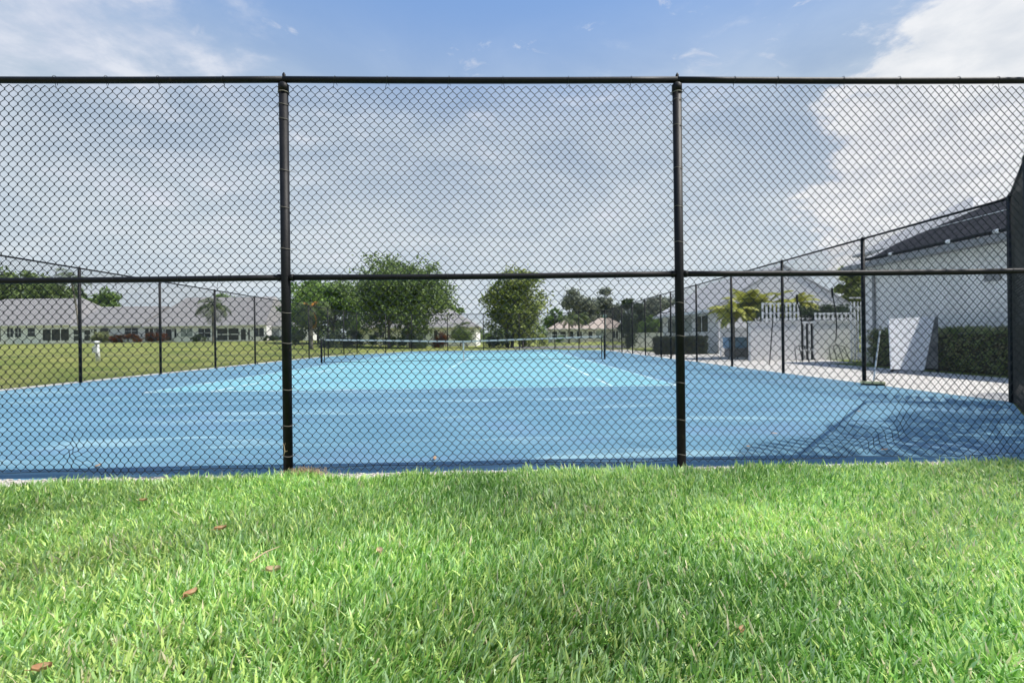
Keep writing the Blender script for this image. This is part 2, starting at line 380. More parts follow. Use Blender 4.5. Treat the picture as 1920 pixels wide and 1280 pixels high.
# front fence
ff = thing('chain_link_fence', 'tall black chain link fence with mid rail crossing the whole foreground behind the grass', 'fence', (-1.6727, front_y(-1.6727), 0), 'black chain link fences round the court')
FX = [-7.75, -4.7187, -1.6727, 1.3529, 4.40]; H = 3.0256; HM = 1.5133
HL = {0: 3.03, 1: 3.03, 2: 3.03, 3: 3.03, 4: 3.03}
for i, x in enumerate(FX):
    y = front_y(x); lean = .004
    pb = MB().tube([(x, y, -.05), (x, y, H-.06)], .034, 20).build('post', black_pipe, ff, smooth=True)
    # loop cap that carries the top rail
    cp = MB().tube([(x, y, H-.10), (x, y, H-.045), (x, y, H-.03)], [.0385, .0385, .026], 20)
    cp.tube([(x, y, H-.03), (x+.004, y, H+.012), (x+.004, y, H+.034), (x+.004, y, H+.05)], [.017, .011, .013, .004], 10)
    cp.build('post_cap', black_pipe, pb, smooth=True)
    rg = MB(); rg.tube([(x+.0395*math.cos(t), y+.0395*math.sin(t), H-.105) for t in np.linspace(0, 2*math.pi, 17)], .0028, 5)
    rg.build('cap_ring', tie_m, pb, smooth=True)
for a, b in zip(FX[:-1], FX[1:]):
    for h, rr, nm in ((H-.004, .024, 'top_rail'), (HM, .0225, 'mid_rail')):
        sag = .006
        pts = [(a+(b-a)*t, front_y(a+(b-a)*t)+(0 if nm == 'top_rail' else .0), h-sag*math.sin(math.pi*t)) for t in np.linspace(0, 1, 9)]
        MB().tube(pts, rr, 14).build(nm, black_pipe, ff, smooth=True)
    if True:  # rail end clamps beside each post
        for x in (a+.05, b-.05):
            y = front_y(x); MB().tube([(x-.012, y, HM), (x+.012, y, HM)], .0275, 14).build('rail_clamp', black_pipe, ff, smooth=True)
damage = [(3.02, .22, .13, .045), (2.86, .12, .10, .035), (-3.32, .20, .07, .03), (2.6, .16, .14, .02), (3.75, .10, .2, .02)]
for bi, (a, b) in enumerate(zip(FX[:-1], FX[1:])):
    w = b-a
    ph = rng.uniform(0, 6, 8)
    def warp(x, y, z, a=a, ph=ph):
        X = x+a
        low = np.clip(1-z/1.1, 0, 1)**1.5
        dx = .006*np.sin(X*2.1+z*1.3+ph[0])+.004*np.sin(X*5.3-z*3.1+ph[1])+.010*low*np.sin(X*6.1+z*7+ph[2])
        dz = .006*np.sin(X*1.7-z*2.0+ph[3])+.004*np.sin(X*4.1+z*4+ph[4])+.012*low*np.sin(X*4.3+ph[5])+.006*low*np.sin(X*13+ph[6])
        dy = .010*np.sin(X*2.3+z*1.9+ph[7])+.03*low*np.sin(X*2.9+ph[1])
        for cx, cz, s, amp in damage:
            g = np.exp(-((X-cx)**2+(z-cz)**2)/(2*s*s))
            ux, uz = (X-cx)/s, (z-cz)/s
            dx += amp*g*(uz*.9-ux*.8+.3*np.sin(uz*2.2)); dz += amp*g*(-ux*.6-uz*.7); dy += -.06*g*amp/.1*np.sin(ux*2+1)
        return x+dx+rng.normal(0, .0006, x.shape), y+dy, z+dz
    V, Fc = chainlink(w, 2.96, .0672, .0742, .0029, z0=.035, warp=warp)
    V[:, 0] += a; V[:, 1] += front_y(V[:, 0])+.031
    base = wloc(ff); V -= np.array(base)
    o = link('chain_link_mesh', np_mesh('chain_link_mesh', V, Fc, black_wire), ff); o['kind'] = 'stuff'
# tie wires on posts and rails
def tie_post(x, z, flip):
    y = front_y(x); t0 = MB(); pts = [(x+.0372*math.cos(t), y+.0372*math.sin(t)*1.0, z+.004*math.sin(t*2)) for t in np.linspace(math.radians(165), math.radians(375), 13)]
    s = 1 if flip else -1
    e = pts[-1] if flip else pts[0]
    pts2 = [e, (e[0]+s*.012, e[1]+.012, e[2]+.002), (e[0]+s*.035, e[1]+.004, e[2]-.006), (e[0]+s*.045, e[1]-.002, e[2]-.016)]
    pts = pts+pts2[1:] if flip else pts2[:0:-1]+pts
    t0.tube(pts, .0017, 5); t0.build('tie_wire', tie_m, ff, smooth=True)
for x in FX[1:4]:
    for z in (.12, .36, .69, 1.03, 1.27, 1.72, 2.04, 2.36, 2.70, 2.84):
        tie_post(x, z+random.uniform(-.04, .04), random.random() < .5)
for a, b in zip(FX[:-1], FX[1:]):
    for h, rr in ((H-.004, .0255), (HM, .024)):
        for k in range(1, 7):
            x = a+(b-a)*k/7+random.uniform(-.08, .08); y = front_y(x)
            pts = [(x+.003*math.sin(t), y+rr*math.cos(t), h+rr*math.sin(t)) for t in np.linspace(-.6, 3.9, 11)]
            q = pts[-1]; s = random.choice((-1, 1))
            pts += [(x+s*.006, y-.005, h-rr-.012), (x+s*.014, y-.004, h-rr-.045)] 
            pts.insert(0, (x-s*.01, y+.03, h-.03))
            MB().tube(pts, .0019, 5).build('tie_wire', black_wire, ff, smooth=True)
MB().tube([(x, front_y(x)+.033, .055+.008*math.sin(x*5)) for x in np.linspace(FX[0], FX[-1], 60)], .0022, 5).build('tension_wire', black_wire, ff)

# angled corner and side fences
def vis_thing(label, loc): return thing('chain_link_fence', label, 'fence', loc, 'black chain link fences round the court')
VC, FC_ = chainlink(2.9, 2.92, .067, .075, .0018, knuckle=False)
BAYC = np_mesh('chain_link_mesh', VC, FC_, black_wire)
cf = vis_thing('short angled black chain link fence closing the court corner at the right picture edge', (FR[0], FR[1], 0))
fence_run(cf, [FR, (5.9, 5.33), (7.33, 6.84)], first_post=False, mesh=BAYC, postr=.034, H=3.0)
rf = vis_thing('black chain link fence down the right side of the court by the white path', (XR, 6.91, 0))
rpts = [(XR, 6.91+2.89*k) for k in range(6)]
fence_run(rf, rpts, H=2.98, postr=.037)
# gate bay
ga, gb = (XR, 21.36), (XR, 22.75)
base = wloc(rf)
gt = MB().tube([(XR, ga[1], 2.98), (XR, gb[1], 2.98)], .021, 8); gt.build('top_rail', black_pipe, rf)
MB().tube([(XR, ga[1], 2.10), (XR, gb[1], 2.10)], .021, 8).build('gate_header', black_pipe, rf)
gate = link('gate', MB().tube([(0, .07, .08), (0, 1.32, .08), (0, 1.32, 2.02), (0, .07, 2.02), (0, .07, .08)], .019, 8).mesh('gate', black_pipe), rf, (0, ga[1]-6.91, 0))
Vg, Fg = chainlink(1.25, 1.94, .067, .075, .0024, knuckle=False)
gmsh = link('chain_link_mesh', np_mesh('chain_link_mesh', Vg, Fg, far_wire), gate, (0, .07, .05)); gmsh.rotation_euler = (0, 0, math.pi/2); gmsh['kind'] = 'stuff'
link('latch', MB().box(-.05, .03, .02, .12, .98, 1.06).mesh('latch', black_pipe), gate)
fence_run(rf, [(XR, 22.75+2.57*k) for k in range(6)], H=2.98, postr=.034)
lf = vis_thing('black chain link fence down the left side of the court against the open lawn', (XL, 6.83, 0))
fence_run(lf, [(FL[0]-.04, FL[1]+.05), (-9.45, 5.3), (XL, 6.83)]+[(XL, 6.83+2.9*k) for k in range(1, 11)], H=2.98, first_post=False, postr=.036)
bf = vis_thing('distant black chain link fence across the far end of the court', (-7.7, YB, 0))
fence_run(bf, [(XL+.05, 35.87), (-9.4, 37.5)]+steps((-7.7, YB), (4.0, YB), 4)+[(5.7, 37.4), (XR-.02, 35.65)], H=2.98, first_post=False, postr=.034)

# ------------------------------------------------------------------ net
net = thing('tennis_net', 'tennis net with a white headband strung across the middle of the blue court', 'net', (CX, NETY, 0))
def net_h(x): return .914+(1.07-.914)*abs(x-CX)/6.4
for s in (-1, 1):
    x = CX+s*6.4
    MB().tube([(x, NETY, -.02), (x, NETY, 1.07), (x, NETY, 1.085)], [.042, .042, .03], 12).build('net_post', black_pipe, net, smooth=True)
    MB().tube([(x-s*.13, NETY, .03), (x-s*.13, NETY, 1.05)], .02, 8).build('net_side_pole', black_pipe, net)
MB().tube([(CX-6.56, NETY-.02, .82), (CX-6.5, NETY-.06, .86), (CX-6.42, NETY-.05, .86)], .012, 6).build('net_crank', black_pipe, net)
hb = MB(); NX = np.linspace(CX-6.27, CX+6.27, 41)
for a, b in zip(NX[:-1], NX[1:]):
    A, B = net_h(a), net_h(b)
    hb.add([(a,NETY-.011,A-.065),(b,NETY-.011,B-.065),(b,NETY-.011,B),(a,NETY-.011,A),(a,NETY+.011,A-.065),(b,NETY+.011,B-.065),(b,NETY+.011,B),(a,NETY+.011,A)],
           [(0,1,2,3),(7,6,5,4),(3,2,6,7),(0,4,5,1)])
hb.build('headband', mat('white net band', (.62, .61, .58), .8, var=(.5, .5, .48), vscale=3), net)
MB().box(CX-.03, CX+.03, NETY-.016, NETY+.016, .01, .925).build('centre_strap', MATS['white net band'], net)
MB().tube([(x, NETY, .03) for x in (CX-6.3, CX, CX+6.3)], .010, 6).build('bottom_cord', black_wire, net)
cords = MB()
for x in np.arange(CX-6.25, CX+6.26, .09): cords.tube([(x, NETY, .03), (x, NETY, net_h(x)-.06)], .0009, 3, False)
for k in range(1, 10):
    cords.tube([(CX-6.27, NETY, 1.0*k/10), (CX, NETY, .86*k/10+.0), (CX+6.27, NETY, 1.0*k/10)], .0009, 3, False)
cn = cords.build('net_cords', black_wire, net); cn['kind'] = 'stuff'

# ------------------------------------------------------------------ houses
def hip(x0, x1, y0, y1, z, pitch, over=.5, t=.16, ends=None):
    """hip roof solid with a fascia edge; returns MB and ridge info"""
    x0 -= over; x1 += over; y0 -= over; y1 += over
    w, d = x1-x0, y1-y0; h = min(w, d)/2*pitch; s = min(w, d)/2
    el_, er_ = ends or (s, s)
    if w >= d or ends: ra, rb = (x0+el_, (y0+y1)/2, z+t+h), (x1-er_, (y0+y1)/2, z+t+h)
    else: ra, rb = ((x0+x1)/2, y0+s, z+t+h), ((x0+x1)/2, y1-s, z+t+h)
    m_ = MB()
    v = [(x0,y0,z),(x1,y0,z),(x1,y1,z),(x0,y1,z),(x0,y0,z+t),(x1,y0,z+t),(x1,y1,z+t),(x0,y1,z+t), ra, rb]
    if w >= d or ends: f = [(4,5,9,8),(5,6,9),(6,7,8,9),(7,4,8)]
    else: f = [(4,5,8),(5,6,9,8),(6,7,9),(7,4,8,9)]
    return m_.add(v, [(0,3,2,1),(0,1,5,4),(1,2,6,5),(2,3,7,6),(3,0,4,7)]+f)
def window(root, x0, x1, z0, z1, y, nx=2, nz=2, pane=glass, fr=trim, fw=.09, mull=.05, name='window', sill=True):
    """frame ring as the part, pane and glazing bars as its children; faces -y"""
    f = MB()
    f.box(x0, x1, y-.06, y-.002, z1-fw, z1); f.box(x0, x1, y-.06, y-.002, z0, z0+fw)
    f.box(x0, x0+fw, y-.058, y-.002, z0+fw, z1-fw); f.box(x1-fw, x1, y-.058, y-.002, z0+fw, z1-fw)
    fo = f.build(name, fr, root)
    p = MB().box(x0+fw, x1-fw, y-.02, y-.003, z0+fw, z1-fw).build('pane', pane, fo)
    g = MB()
    for i in range(1, nx): c = x0+(x1-x0)*i/nx; g.box(c-mull/2, c+mull/2, y-.05, y-.0205, z0+fw, z1-fw)
    for i in range(1, nz): c = z0+(z1-z0)*i/nz; g.box(x0+fw, x1-fw, y-.045, y-.0207, c-mull/2, c+mull/2)
    if nx > 1 or nz > 1: g.build('glazing_bar', fr, fo)
    return fo
def door(root, x0, x1, z0, z1, y):
    f = MB(); fw = .16
    f.box(x0, x1, y-.07, y-.002, z1-fw, z1); f.box(x0, x0+fw, y-.07, y-.002, z0, z1-fw); f.box(x1-fw, x1, y-.07, y-.002, z0, z1-fw); f.box(x0+fw, x1-fw, y-.06, y-.002, z0, z0+.18)
    fo = f.build('door', trim, root); MB().box(x0+fw, x1-fw, y-.03, y-.003, z0+.18, z1-fw).build('pane', screen, fo)
    MB().box(x1-fw-.02, x1-fw+.04, y-.11, y-.071, z0+.95, z0+1.1).build('handle', tie_m, fo)
def villa(label, ua, ub, Y, zb, eave, ridge_v, feats, roofm=roof_grey, wallm=stucco, depth=None, over=.4, name='house', group=None, sides=.02, ends=None):
    xa, _ = ray(ua, 620, Y); xb, _ = ray(ub, 620, Y)
    _, ze = ray((ua+ub)/2, eave, Y)
    _, zr0 = ray((ua+ub)/2, ridge_v, Y)
    # ridge sits further back: iterate depth for a pitch of about .47
    pitch = .60; D = 10.
    for _ in range(30):
        yr = Y+D/2; _, zr = ray((ua+ub)/2, ridge_v, yr); D = 2*(zr-ze-.16)/pitch
    root = thing(name, label, 'house', ((xa+xb)/2, Y, zb), group)
    MB().box(xa+sides, xb-sides, Y, Y+D, zb-.3, ze).build('wall', wallm, root)
    rf_ = hip(xa+sides, xb-sides, Y, Y+D, ze, pitch, over if sides > .1 else 0.0)
    if sides <= .1:   # party-wall houses: overhang to the front only
        rf_ = hip(xa+sides, xb-sides, Y-over, Y+D+over, ze, pitch, 0, ends=ends)
    ro = rf_.build('roof', roofm, root)
    MB().box(xa+sides, xb-sides, Y-over-.02-(0 if sides <= .1 else 0), Y-over-.002, ze-.02, ze+.12).build('gutter', trim, ro)
    for ft in feats:
        k, u0, u1, v0, v1 = ft[:5]; x0, zt = ray(u0, v0, Y); x1, _ = ray(u1, v0, Y); _, zbm = ray(u0, v1, Y); zbm = max(zbm, zb+.05); zt = min(zt, ze-.05)
        if k == 'd': door(root, x0, x1, zb+.05, zt, Y)
        elif k == 'l': window(root, x0, x1, zbm, zt, Y, ft[5], ft[6], screen, trim, .12, .12, 'screened_opening')
        elif k == 'g': window(root, x0, x1, zbm, zt, Y, ft[5], ft[6], pale_glass)
        else: window(root, x0, x1, zbm, zt, Y, ft[5], ft[6])
    return root, (xa, xb, Y, D, ze)
G_ROW = 'long grey roofed villas beyond the left lawn'
villa('grey roofed white villa at the far left with three panel screened porch', -120, 133, 80, 1.0, 611.5, 563,
      [('w', -90, -60, 615, 633, 3, 2), ('l', -50, -20, 616, 639, 3, 2), ('l', -8, 3, 614, 641, 1, 1), ('w', 12, 26, 614, 633, 2, 2), ('w', 27.5, 41, 614, 633, 2, 2), ('w', 51, 67, 614, 632, 1, 2), ('l', 79, 131, 616, 640, 3, 1)], group=G_ROW, ends=(3, 5))
villa('lower grey roofed villa behind the red croton bed on the left lawn', 133, 268, 80, 1.0, 611.5, 573,
      [('l', 137, 152, 617, 640, 1, 2), ('l', 157, 171, 617, 640, 1, 2), ('w', 175, 183, 616, 640, 1, 1), ('w', 188, 205, 614, 630, 1, 1), ('w', 233, 260, 613.5, 628, 2, 2)], group=G_ROW, ends=(.01, .01))
villa('tall grey roofed villa with white framed doors behind the drooping palm', 268, 500, 80, 1.0, 611.5, 560,
      [('l', 271, 289, 614.5, 640, 2, 1), ('w', 292, 306, 615, 640, 1, 1), ('d', 309, 324, 615, 640), ('w', 326, 332, 615, 634, 1, 1), ('g', 338, 362, 615, 632, 2, 2), ('w', 371, 396, 615, 633, 2, 2),
       ('l', 406, 449, 614.5, 640, 2, 2), ('d', 450, 463, 615, 640), ('l', 464, 470, 615, 640, 1, 1), ('w', 475, 496, 614, 632, 2, 1)], group=G_ROW, ends=(1.5, 2.6))
villa('small low villa with pale curtained window left of the near post', 500, 585, 82, .95, 612, 603,
      [('g', 508, 525, 615, 634, 1, 1), ('w', 548, 560, 616, 632, 1, 2)], group=G_ROW)
r2, q2 = villa('grey hip roofed house half hidden behind the broad oak', 650, 897, 62, .12, 615, 574,
      [('w', 700, 722, 621, 634, 2, 1), ('w', 752, 775, 620, 634, 2, 1), ('g', 783, 800, 618, 636, 1, 1), ('l', 812, 822, 618, 637, 1, 1), ('w', 845, 858, 619, 628, 1, 1), ('w', 884, 890, 618, 624, 1, 1)], sides=.3, group='houses beyond the far end')
villa('tan roofed house left of the scoreboard green post with dark porch', 1030, 1106, 92, 0, 617.5, 599,
      [('l', 1034, 1046, 620, 636, 1, 2), ('l', 1049, 1062, 620, 636, 1, 2), ('w', 1066, 1076, 620, 636, 1, 1), ('l', 1080, 1092, 620, 636, 2, 1)], roofm=roof_tan, wallm=stucco_warm, sides=.3, group='houses beyond the far end')
villa('tan roofed house with two porch openings to the right of the palms', 1096, 1182, 96, 0, 617, 598,
      [('l', 1102, 1112, 620, 636, 1, 1), ('g', 1116, 1134, 619, 636, 2, 1), ('l', 1148, 1160, 619, 635, 2, 1), ('l', 1163, 1172, 619, 635, 1, 1)], roofm=roof_tan, wallm=stucco_warm, sides=.3, group='houses beyond the far end')

# gable building by the pool (right middle)
A = thing('pool_house', 'white gable ended pool house with long grey roof behind the yellow palms', 'building', (15.3, 26.2, 0))
ax0, ax1, ay0, ay1 = 11.7, 19.0, 26.2, 35.6; rx, rz, ez = (ax0+ax1)/2, 4.88, 2.75
MB().prism([(ax0, -.2), (ax1, -.2), (ax1, ez), (rx, rz-.1), (ax0, ez)], 'y', ay0, ay1).build('wall', stucco, A)
ar = MB(); sl_ = (rz-ez)/(rx-ax0)
for s, xe in ((-1, ax0-.55), (1, ax1+.55)):
    zt_ = rz - abs(xe-rx)*sl_
    c = [(rx, rz), (xe, zt_), (xe, zt_-.13), (rx, rz-.13)]
    ar.prism(c, 'y', ay0-.03, ay1+.5)
aro = ar.build('roof', roof_light, A)
MB().box(ax0-.59, ax0-.552, ay0-.03, ay1+.5, ez-.46, ez-.30).build('gutter', trim, aro)
def win_x(root, y0, y1, z0, z1, x, ny=1, pane=glass):
    f = MB(); fw = .08
    f.box(x-.05, x-.002, y0, y1, z1-fw, z1); f.box(x-.05, x-.002, y0, y1, z0, z0+fw); f.box(x-.048, x-.002, y0, y0+fw, z0+fw, z1-fw); f.box(x-.048, x-.002, y1-fw, y1, z0+fw, z1-fw)
    fo = f.build('window', trim, root); MB().box(x-.02, x-.003, y0+fw, y1-fw, z0+fw, z1-fw).build('pane', pane, fo)
    g = MB()
    for i in range(1, ny): c = y0+(y1-y0)*i/ny; g.box(x-.04, x-.0205, c-.03, c+.03, z0+fw, z1-fw)
    if ny > 1: g.build('glazing_bar', trim, fo)
win_x(A, 27.4, 29.4, 1.15, 2.25, ax0, 2); win_x(A, 29.8, 31.2, 1.15, 2.25, ax0, 1, pale_glass); win_x(A, 31.8, 34.4, 1.15, 2.25, ax0, 3)

# clubhouse with solar mats (right)
B = thing('clubhouse', 'large white clubhouse wall with grey hip roof carrying black solar mats at the right', 'building', (12.6, 10, 0))
bx0, bx1, by0, by1, bz = 12.7, 26, 4.0, 16.9, 3.3
MB().box(bx0, bx1, by0, by1, -.2, bz).build('wall', stucco, B)
br = hip(bx0, bx1, by0, by1, bz, .56, .42, .14).build('roof', roof_light, B)
MB().box(bx0-.46, bx0-.424, by0-.42, by1+.42, bz-.02, bz+.13).build('gutter', mat('grey gutter paint', (.30, .30, .31), .6), br)
# mats lie on the west slope, clipped to the hip line
ex, ey, ezz = bx0-.42, by1+.42, bz+.14; pn = Vector((-.56, 0, 1)).normalized()
def slope(a, y): return Vector((ex+a, y, ezz+.56*a))
k = 0; yb_ = ey-1.2
while yb_ > 7.5:
    ya_ = yb_-1.22; top_n = min(5.6, ey-yb_-.15)+.0; top_f = min(5.6, ey-ya_-.15)
    q = [slope(.14, yb_), slope(.14, ya_), slope(top_f, ya_), slope(top_n, yb_)]
    if top_n > .3:
        MB().add([p+pn*.012 for p in q]+[p+pn*.045 for p in q], [(0,1,2,3),(7,6,5,4),(0,4,5,1),(1,5,6,2),(2,6,7,3),(3,7,4,0)]).build('solar_mat', solar_m, br)
    yb_ = ya_-.035; k += 1
MB().tube([slope(.08, ey-1.0)+pn*.07, slope(.08, 7)+pn*.07], .048, 10).build('header_pipe', black_pipe, br)
for y in (15.2, 13.2, 11.9, 10.6): MB().tube([slope(.08, y)+pn*.07, slope(.08, y-.14)+pn*.07], .056, 10).build('pipe_clamp', trim, br)
for a in (1.6, 3.1): MB().tube([slope(a, ey-a-.3)+pn*.06, slope(a, 7)+pn*.06], .012, 6).build('hold_down_strap', trim, br)
MB().tube([(bx0-.05, 16.3, 3.2), (bx0-.05, 16.3, .1)], .045, 8).build('downpipe', MATS['grey gutter paint'], B)
MB().box(bx0-.05, bx0-.003, 12.1, 12.5, 2.35, 2.6).build('vent', MATS['grey gutter paint'], B)
MB().box(bx0-.03, bx0-.002, by0, by1, 2.93, 2.98).build('trim_band', trim, B)
C_ = thing('tall_hip_roof_building', 'taller hip roofed block whose grey peak rises behind the solar mats', 'building', (21.8, 22, 0))
MB().box(18.8, 24.8, 19, 25, -.2, 5.1).build('wall', stucco, C_)
hip(18.8, 24.8, 19, 25, 5.05, .66, .3, .12).build('roof', roof_light, C_)

# ------------------------------------------------------------------ pool enclosure: white walls, picket lattice, gate
YW = 18.8
def X(u, Y=YW, v=620): return ray(u, v, Y)[0]
def Z(v, Y=YW, u=1450): return ray(u, v, Y)[1]
pw = thing('pool_wall', 'white pool enclosure wall with picket lattice panels along its top', 'wall', (X(1500), YW, 0))
MB().box(X(1407), X(1499), YW, YW+.18, -.1, Z(604)).build('wall_section', stucco, pw)
MB().box(X(1529), X(1606), YW, YW+.18, -.1, Z(604)).build('wall_section', stucco, pw)
MB().box(X(1405), X(1500), YW-.03, YW+.21, Z(604), Z(604)+.05).build('coping', trim, pw)
MB().box(X(1528), X(1607), YW-.03, YW+.21, Z(604), Z(604)+.05).build('coping', trim, pw)
def lattice(u0, u1, z0, z1, rails, n, parent, nm='picket'):
    x0, x1 = X(u0), X(u1); y = YW+.08
    for z in rails: MB().box(x0, x1, y-.03, y+.03, z-.03, z+.03).build('lattice_rail', trim, parent)
    me = MB().box(-.032, .032, -.02, .02, 0, z1-z0).mesh('picket', trim)
    b_ = wloc(parent)
    for i in range(n+1): link(nm, me, parent, Vector((x0+(x1-x0)*i/n, y-.052, z0))-b_)
lattice(1431, 1498, Z(604)+.052, Z(567), (Z(601)+.05, Z(587), Z(569)), 9, pw)
lattice(1530, 1604, Z(604)+.052, Z(587), (Z(601)+.05, Z(589)), 9, pw)
pg = thing('pool_gate', 'narrow white slatted gate set into the pool enclosure wall', 'gate', (X(1514), YW, 0))
MB().box(X(1500), X(1528), YW+.02, YW+.07, Z(607), Z(603)).build('gate_rail', trim, pg)
for v in (657, 677): MB().box(X(1500), X(1528), YW+.02, YW+.07, Z(v)-.03, Z(v)+.03).build('gate_rail', trim, pg)
for i in range(4):
    c = X(1500.5)+(X(1527.5)-X(1500.5))*i/3; MB().box(c-.03, c+.03, YW+.0, YW+.08, .03, Z(604)).build('slat', trim, pg)
MB().box(X(1500), X(1529), YW+.10, YW+.12, .0, Z(600)).build('slot_shade_sheet', screen, pg)  # dark sheet added to give the shade between the slats
rw = thing('white_trellis', 'white trellis screen between the pool wall and the clubhouse corner', 'trellis', (X(1612), YW-1.2, 0))
for z in (.08, .45, .8, 2.0, 2.35): MB().box(X(1594, YW-1.2), X(1622, YW-1.2), YW-1.23, YW-1.17, z-.025, z+.025).build('lattice_rail', trim, rw)
for i in range(5):
    c = X(1594, YW-1.2)+.13*i; MB().box(c-.018, c+.018, YW-1.28, YW-1.232, .0, 2.2).build('picket', trim, rw)
lw = thing('low_wall', 'low grey white wall with flat cap behind the blue bench', 'wall', (X(1390, 23.4), 23.4, 0))
MB().box(X(1352, 23.4), X(1440, 23.4), 23.4, 23.55, -.05, 1.35).build('wall_section', stucco, lw); MB().box(X(1351, 23.4), X(1441, 23.4), 23.36, 23.59, 1.35, 1.41).build('coping', trim, lw)
bn = thing('storage_bench', 'light blue storage bench standing against the low pool wall', 'bench', (X(1388, 22), 22, 0))
bm = mat('faded blue plastic', (.16, .32, .52), .5, var=(.3, .45, .6), vscale=3)
MB().box(X(1366, 22), X(1408, 22), 22, 22.6, .42, .86).build('body', bm, bn); MB().box(X(1365, 22), X(1409, 22), 21.96, 22.62, .862, .93).build('lid', bm, bn)
MB().box(X(1368, 22), X(1407, 22), 22.06, 22.55, .02, .418).build('base', mat('grey plastic', (.25, .25, .26), .6), bn)
ww = thing('far_white_wall', 'far low white boundary wall beside the dark clipped tree', 'wall', (12, 42, 0))
MB().box(X(1186, 42), X(1252, 42), 42, 42.2, -.1, 1.25).build('wall_section', stucco, ww); MB().box(X(1185, 42), X(1253, 42), 41.96, 42.24, 1.25, 1.31).build('coping', trim, ww)
# leaning rods and hooked poles on the path
def rod(u0, v0, u1, v1, Y, label, bend=0, arm=None, r=.018, name='pole', m_=black_pipe):
    x0, z0 = ray(u0, v0, Y); x1, z1 = ray(u1, v1, Y); z1 = max(z1, 0.0)
    o = thing(name, label, 'pole', (x1, Y, 0), 'thin dark poles by the pool wall')
    pts = [(x0+(x1-x0)*t+bend*math.sin(math.pi*t), Y, z0+(z1-z0)*t) for t in np.linspace(0, 1, 9)]
    MB().tube(pts, r, 8).build('shaft', m_, o, smooth=True)
    if arm:
        tp = MB().tube([(x0-.02, Y, z0+.25), (x0, Y, z0-.1)], r*1.9, 8); tp.build('grip', m_, o)
        for dx in (-.35, -.12, .12, .35):
            MB().tube([(x1, Y, .62), (x1+dx*.8, Y-.1*abs(dx), .55), (x1+dx, Y-.25, .0)], .013, 6).build('foot', m_, o)
    return o
rod(1449, 598, 1443, 692, 16.6, 'thin straight dark pole leaning left of the slatted gate')
rod(1495, 565, 1503, 640, 17.4, 'bent dark pole on splayed feet left of the slatted gate', .08, True)
rod(1561, 553, 1567, 640, 17.4, 'bent dark pole on splayed feet right of the slatted gate', .08, True)

# folded table-tennis style boards
tb = thing('folded_table', 'pale grey folded table stood upright in front of the long hedge', 'table', (X(1710, 12.6), 12.6, 0))
tbm = mat('pale laminate board', (.84, .85, .88), .45, var=(.79, .80, .84), vscale=2); tbd = mat('board underside', (.10, .10, .10), .8, var=(.22, .22, .22), vscale=3)
def board(uvs, Y, dY, mt, name, thick=.035):
    P = []
    for (u, v), dy in zip(uvs, dY):
        x, z = ray(u, v, Y+dy); P.append(Vector((x, Y+dy, max(z, .03))))
    n = (P[1]-P[0]).cross(P[3]-P[0]).normalized()*thick
    return MB().add(P+[p+n for p in P], [(0,1,2,3),(7,6,5,4),(0,4,5,1),(1,5,6,2),(2,6,7,3),(3,7,4,0)]).build(name, mt, tb)
board([(1669, 692), (1731, 695), (1751, 594), (1665, 598)], 12.4, (-.25, -.25, .1, .1), tbm, 'table_half')
board([(1733, 694), (1759, 695), (1759, 596), (1752, 592)], 12.75, (.1, -.1, -.05, .0), tbd, 'table_half')
MB().tube([(X(1672, 12.5), 12.5, .06), (X(1757, 12.5), 12.6, .06)], .02, 6).build('bottom_bar', black_pipe, tb)
for u in (1672, 1728, 1756): MB().tube([(X(u, 12.5)-.02, 12.5, .035), (X(u, 12.5)+.02, 12.5, .035)], .035, 10).build('caster', black_wire, tb)
# roller squeegee on the court edge
sq = thing('squeegee', 'court squeegee with yellow head and pale handle leaning on the right fence', 'squeegee', (7.2, 9.6, 0))
x0, _ = ray(1612, 718, 9.55); x1, _ = ray(1660, 724, 9.3)
ym = mat('yellow plastic', (.8, .72, .38), .5, var=(.7, .62, .32), vscale=8)
MB().obox(((x0+x1)/2, 9.42, .055), ((x1-x0)/2, -.10, 0), (.006, .035, 0), (0, 0, .022)).build('head', ym, sq)
MB().obox(((x0+x1)/2, 9.41, .018), ((x1-x0)/2, -.10, 0), (.002, .012, 0), (0, 0, .016)).build('blade', black_wire, sq)
hx, hz = ray(1650, 620, 9.5); MB().tube([((x0+x1)/2+.02, 9.42, .07), (hx, 9.5, hz)], .014, 8).build('handle', white_paint, sq)
MB().tube([(x1-.01, 9.33, .05), (x1-.06, 9.37, .10), ((x0+x1)/2+.02, 9.42, .16)], .007, 6).build('brace', black_pipe, sq)
# white marker pipe on the left lawn
mx, _ = ray(182, 676, 26); mp = thing('marker_pipe', 'white standpipe on the left lawn in front of the villas', 'pipe', (mx, 26, gz(mx, 26)))
g0 = gz(mx, 26); MB().tube([(mx+.06, 26, g0-.05), (mx, 26, g0+.95)], .10, 12).build('shaft', white_paint, mp, smooth=True)
MB().tube([(mx, 26, g0+.95), (mx-.005, 26, g0+1.05), (mx-.005, 26, g0+1.09)], [.15, .15, .06], 12).build('cap', white_paint, mp, smooth=True)
MB().box(mx-.13, mx+.13, 25.85, 25.895, g0+.45, g0+.8).build('tag_plate', white_paint, mp)
# green post with light top beyond the far right corner
gx, gz1 = ray(1134, 590, 42); gp = thing('green_post', 'pale green post standing beyond the far right court corner', 'post', (gx, 42, 0))
MB().tube([(gx, 42, -.05), (gx, 42, gz1-.3)], .07, 10).build('shaft', mat('pale green paint', (.30, .45, .40), .5), gp, smooth=True)
MB().tube([(gx, 42, gz1-.3), (gx, 42, gz1-.1), (gx, 42, gz1+.05)], [.17, .2, .03], 10).build('lamp_head', MATS['pale green paint'], gp, smooth=True)

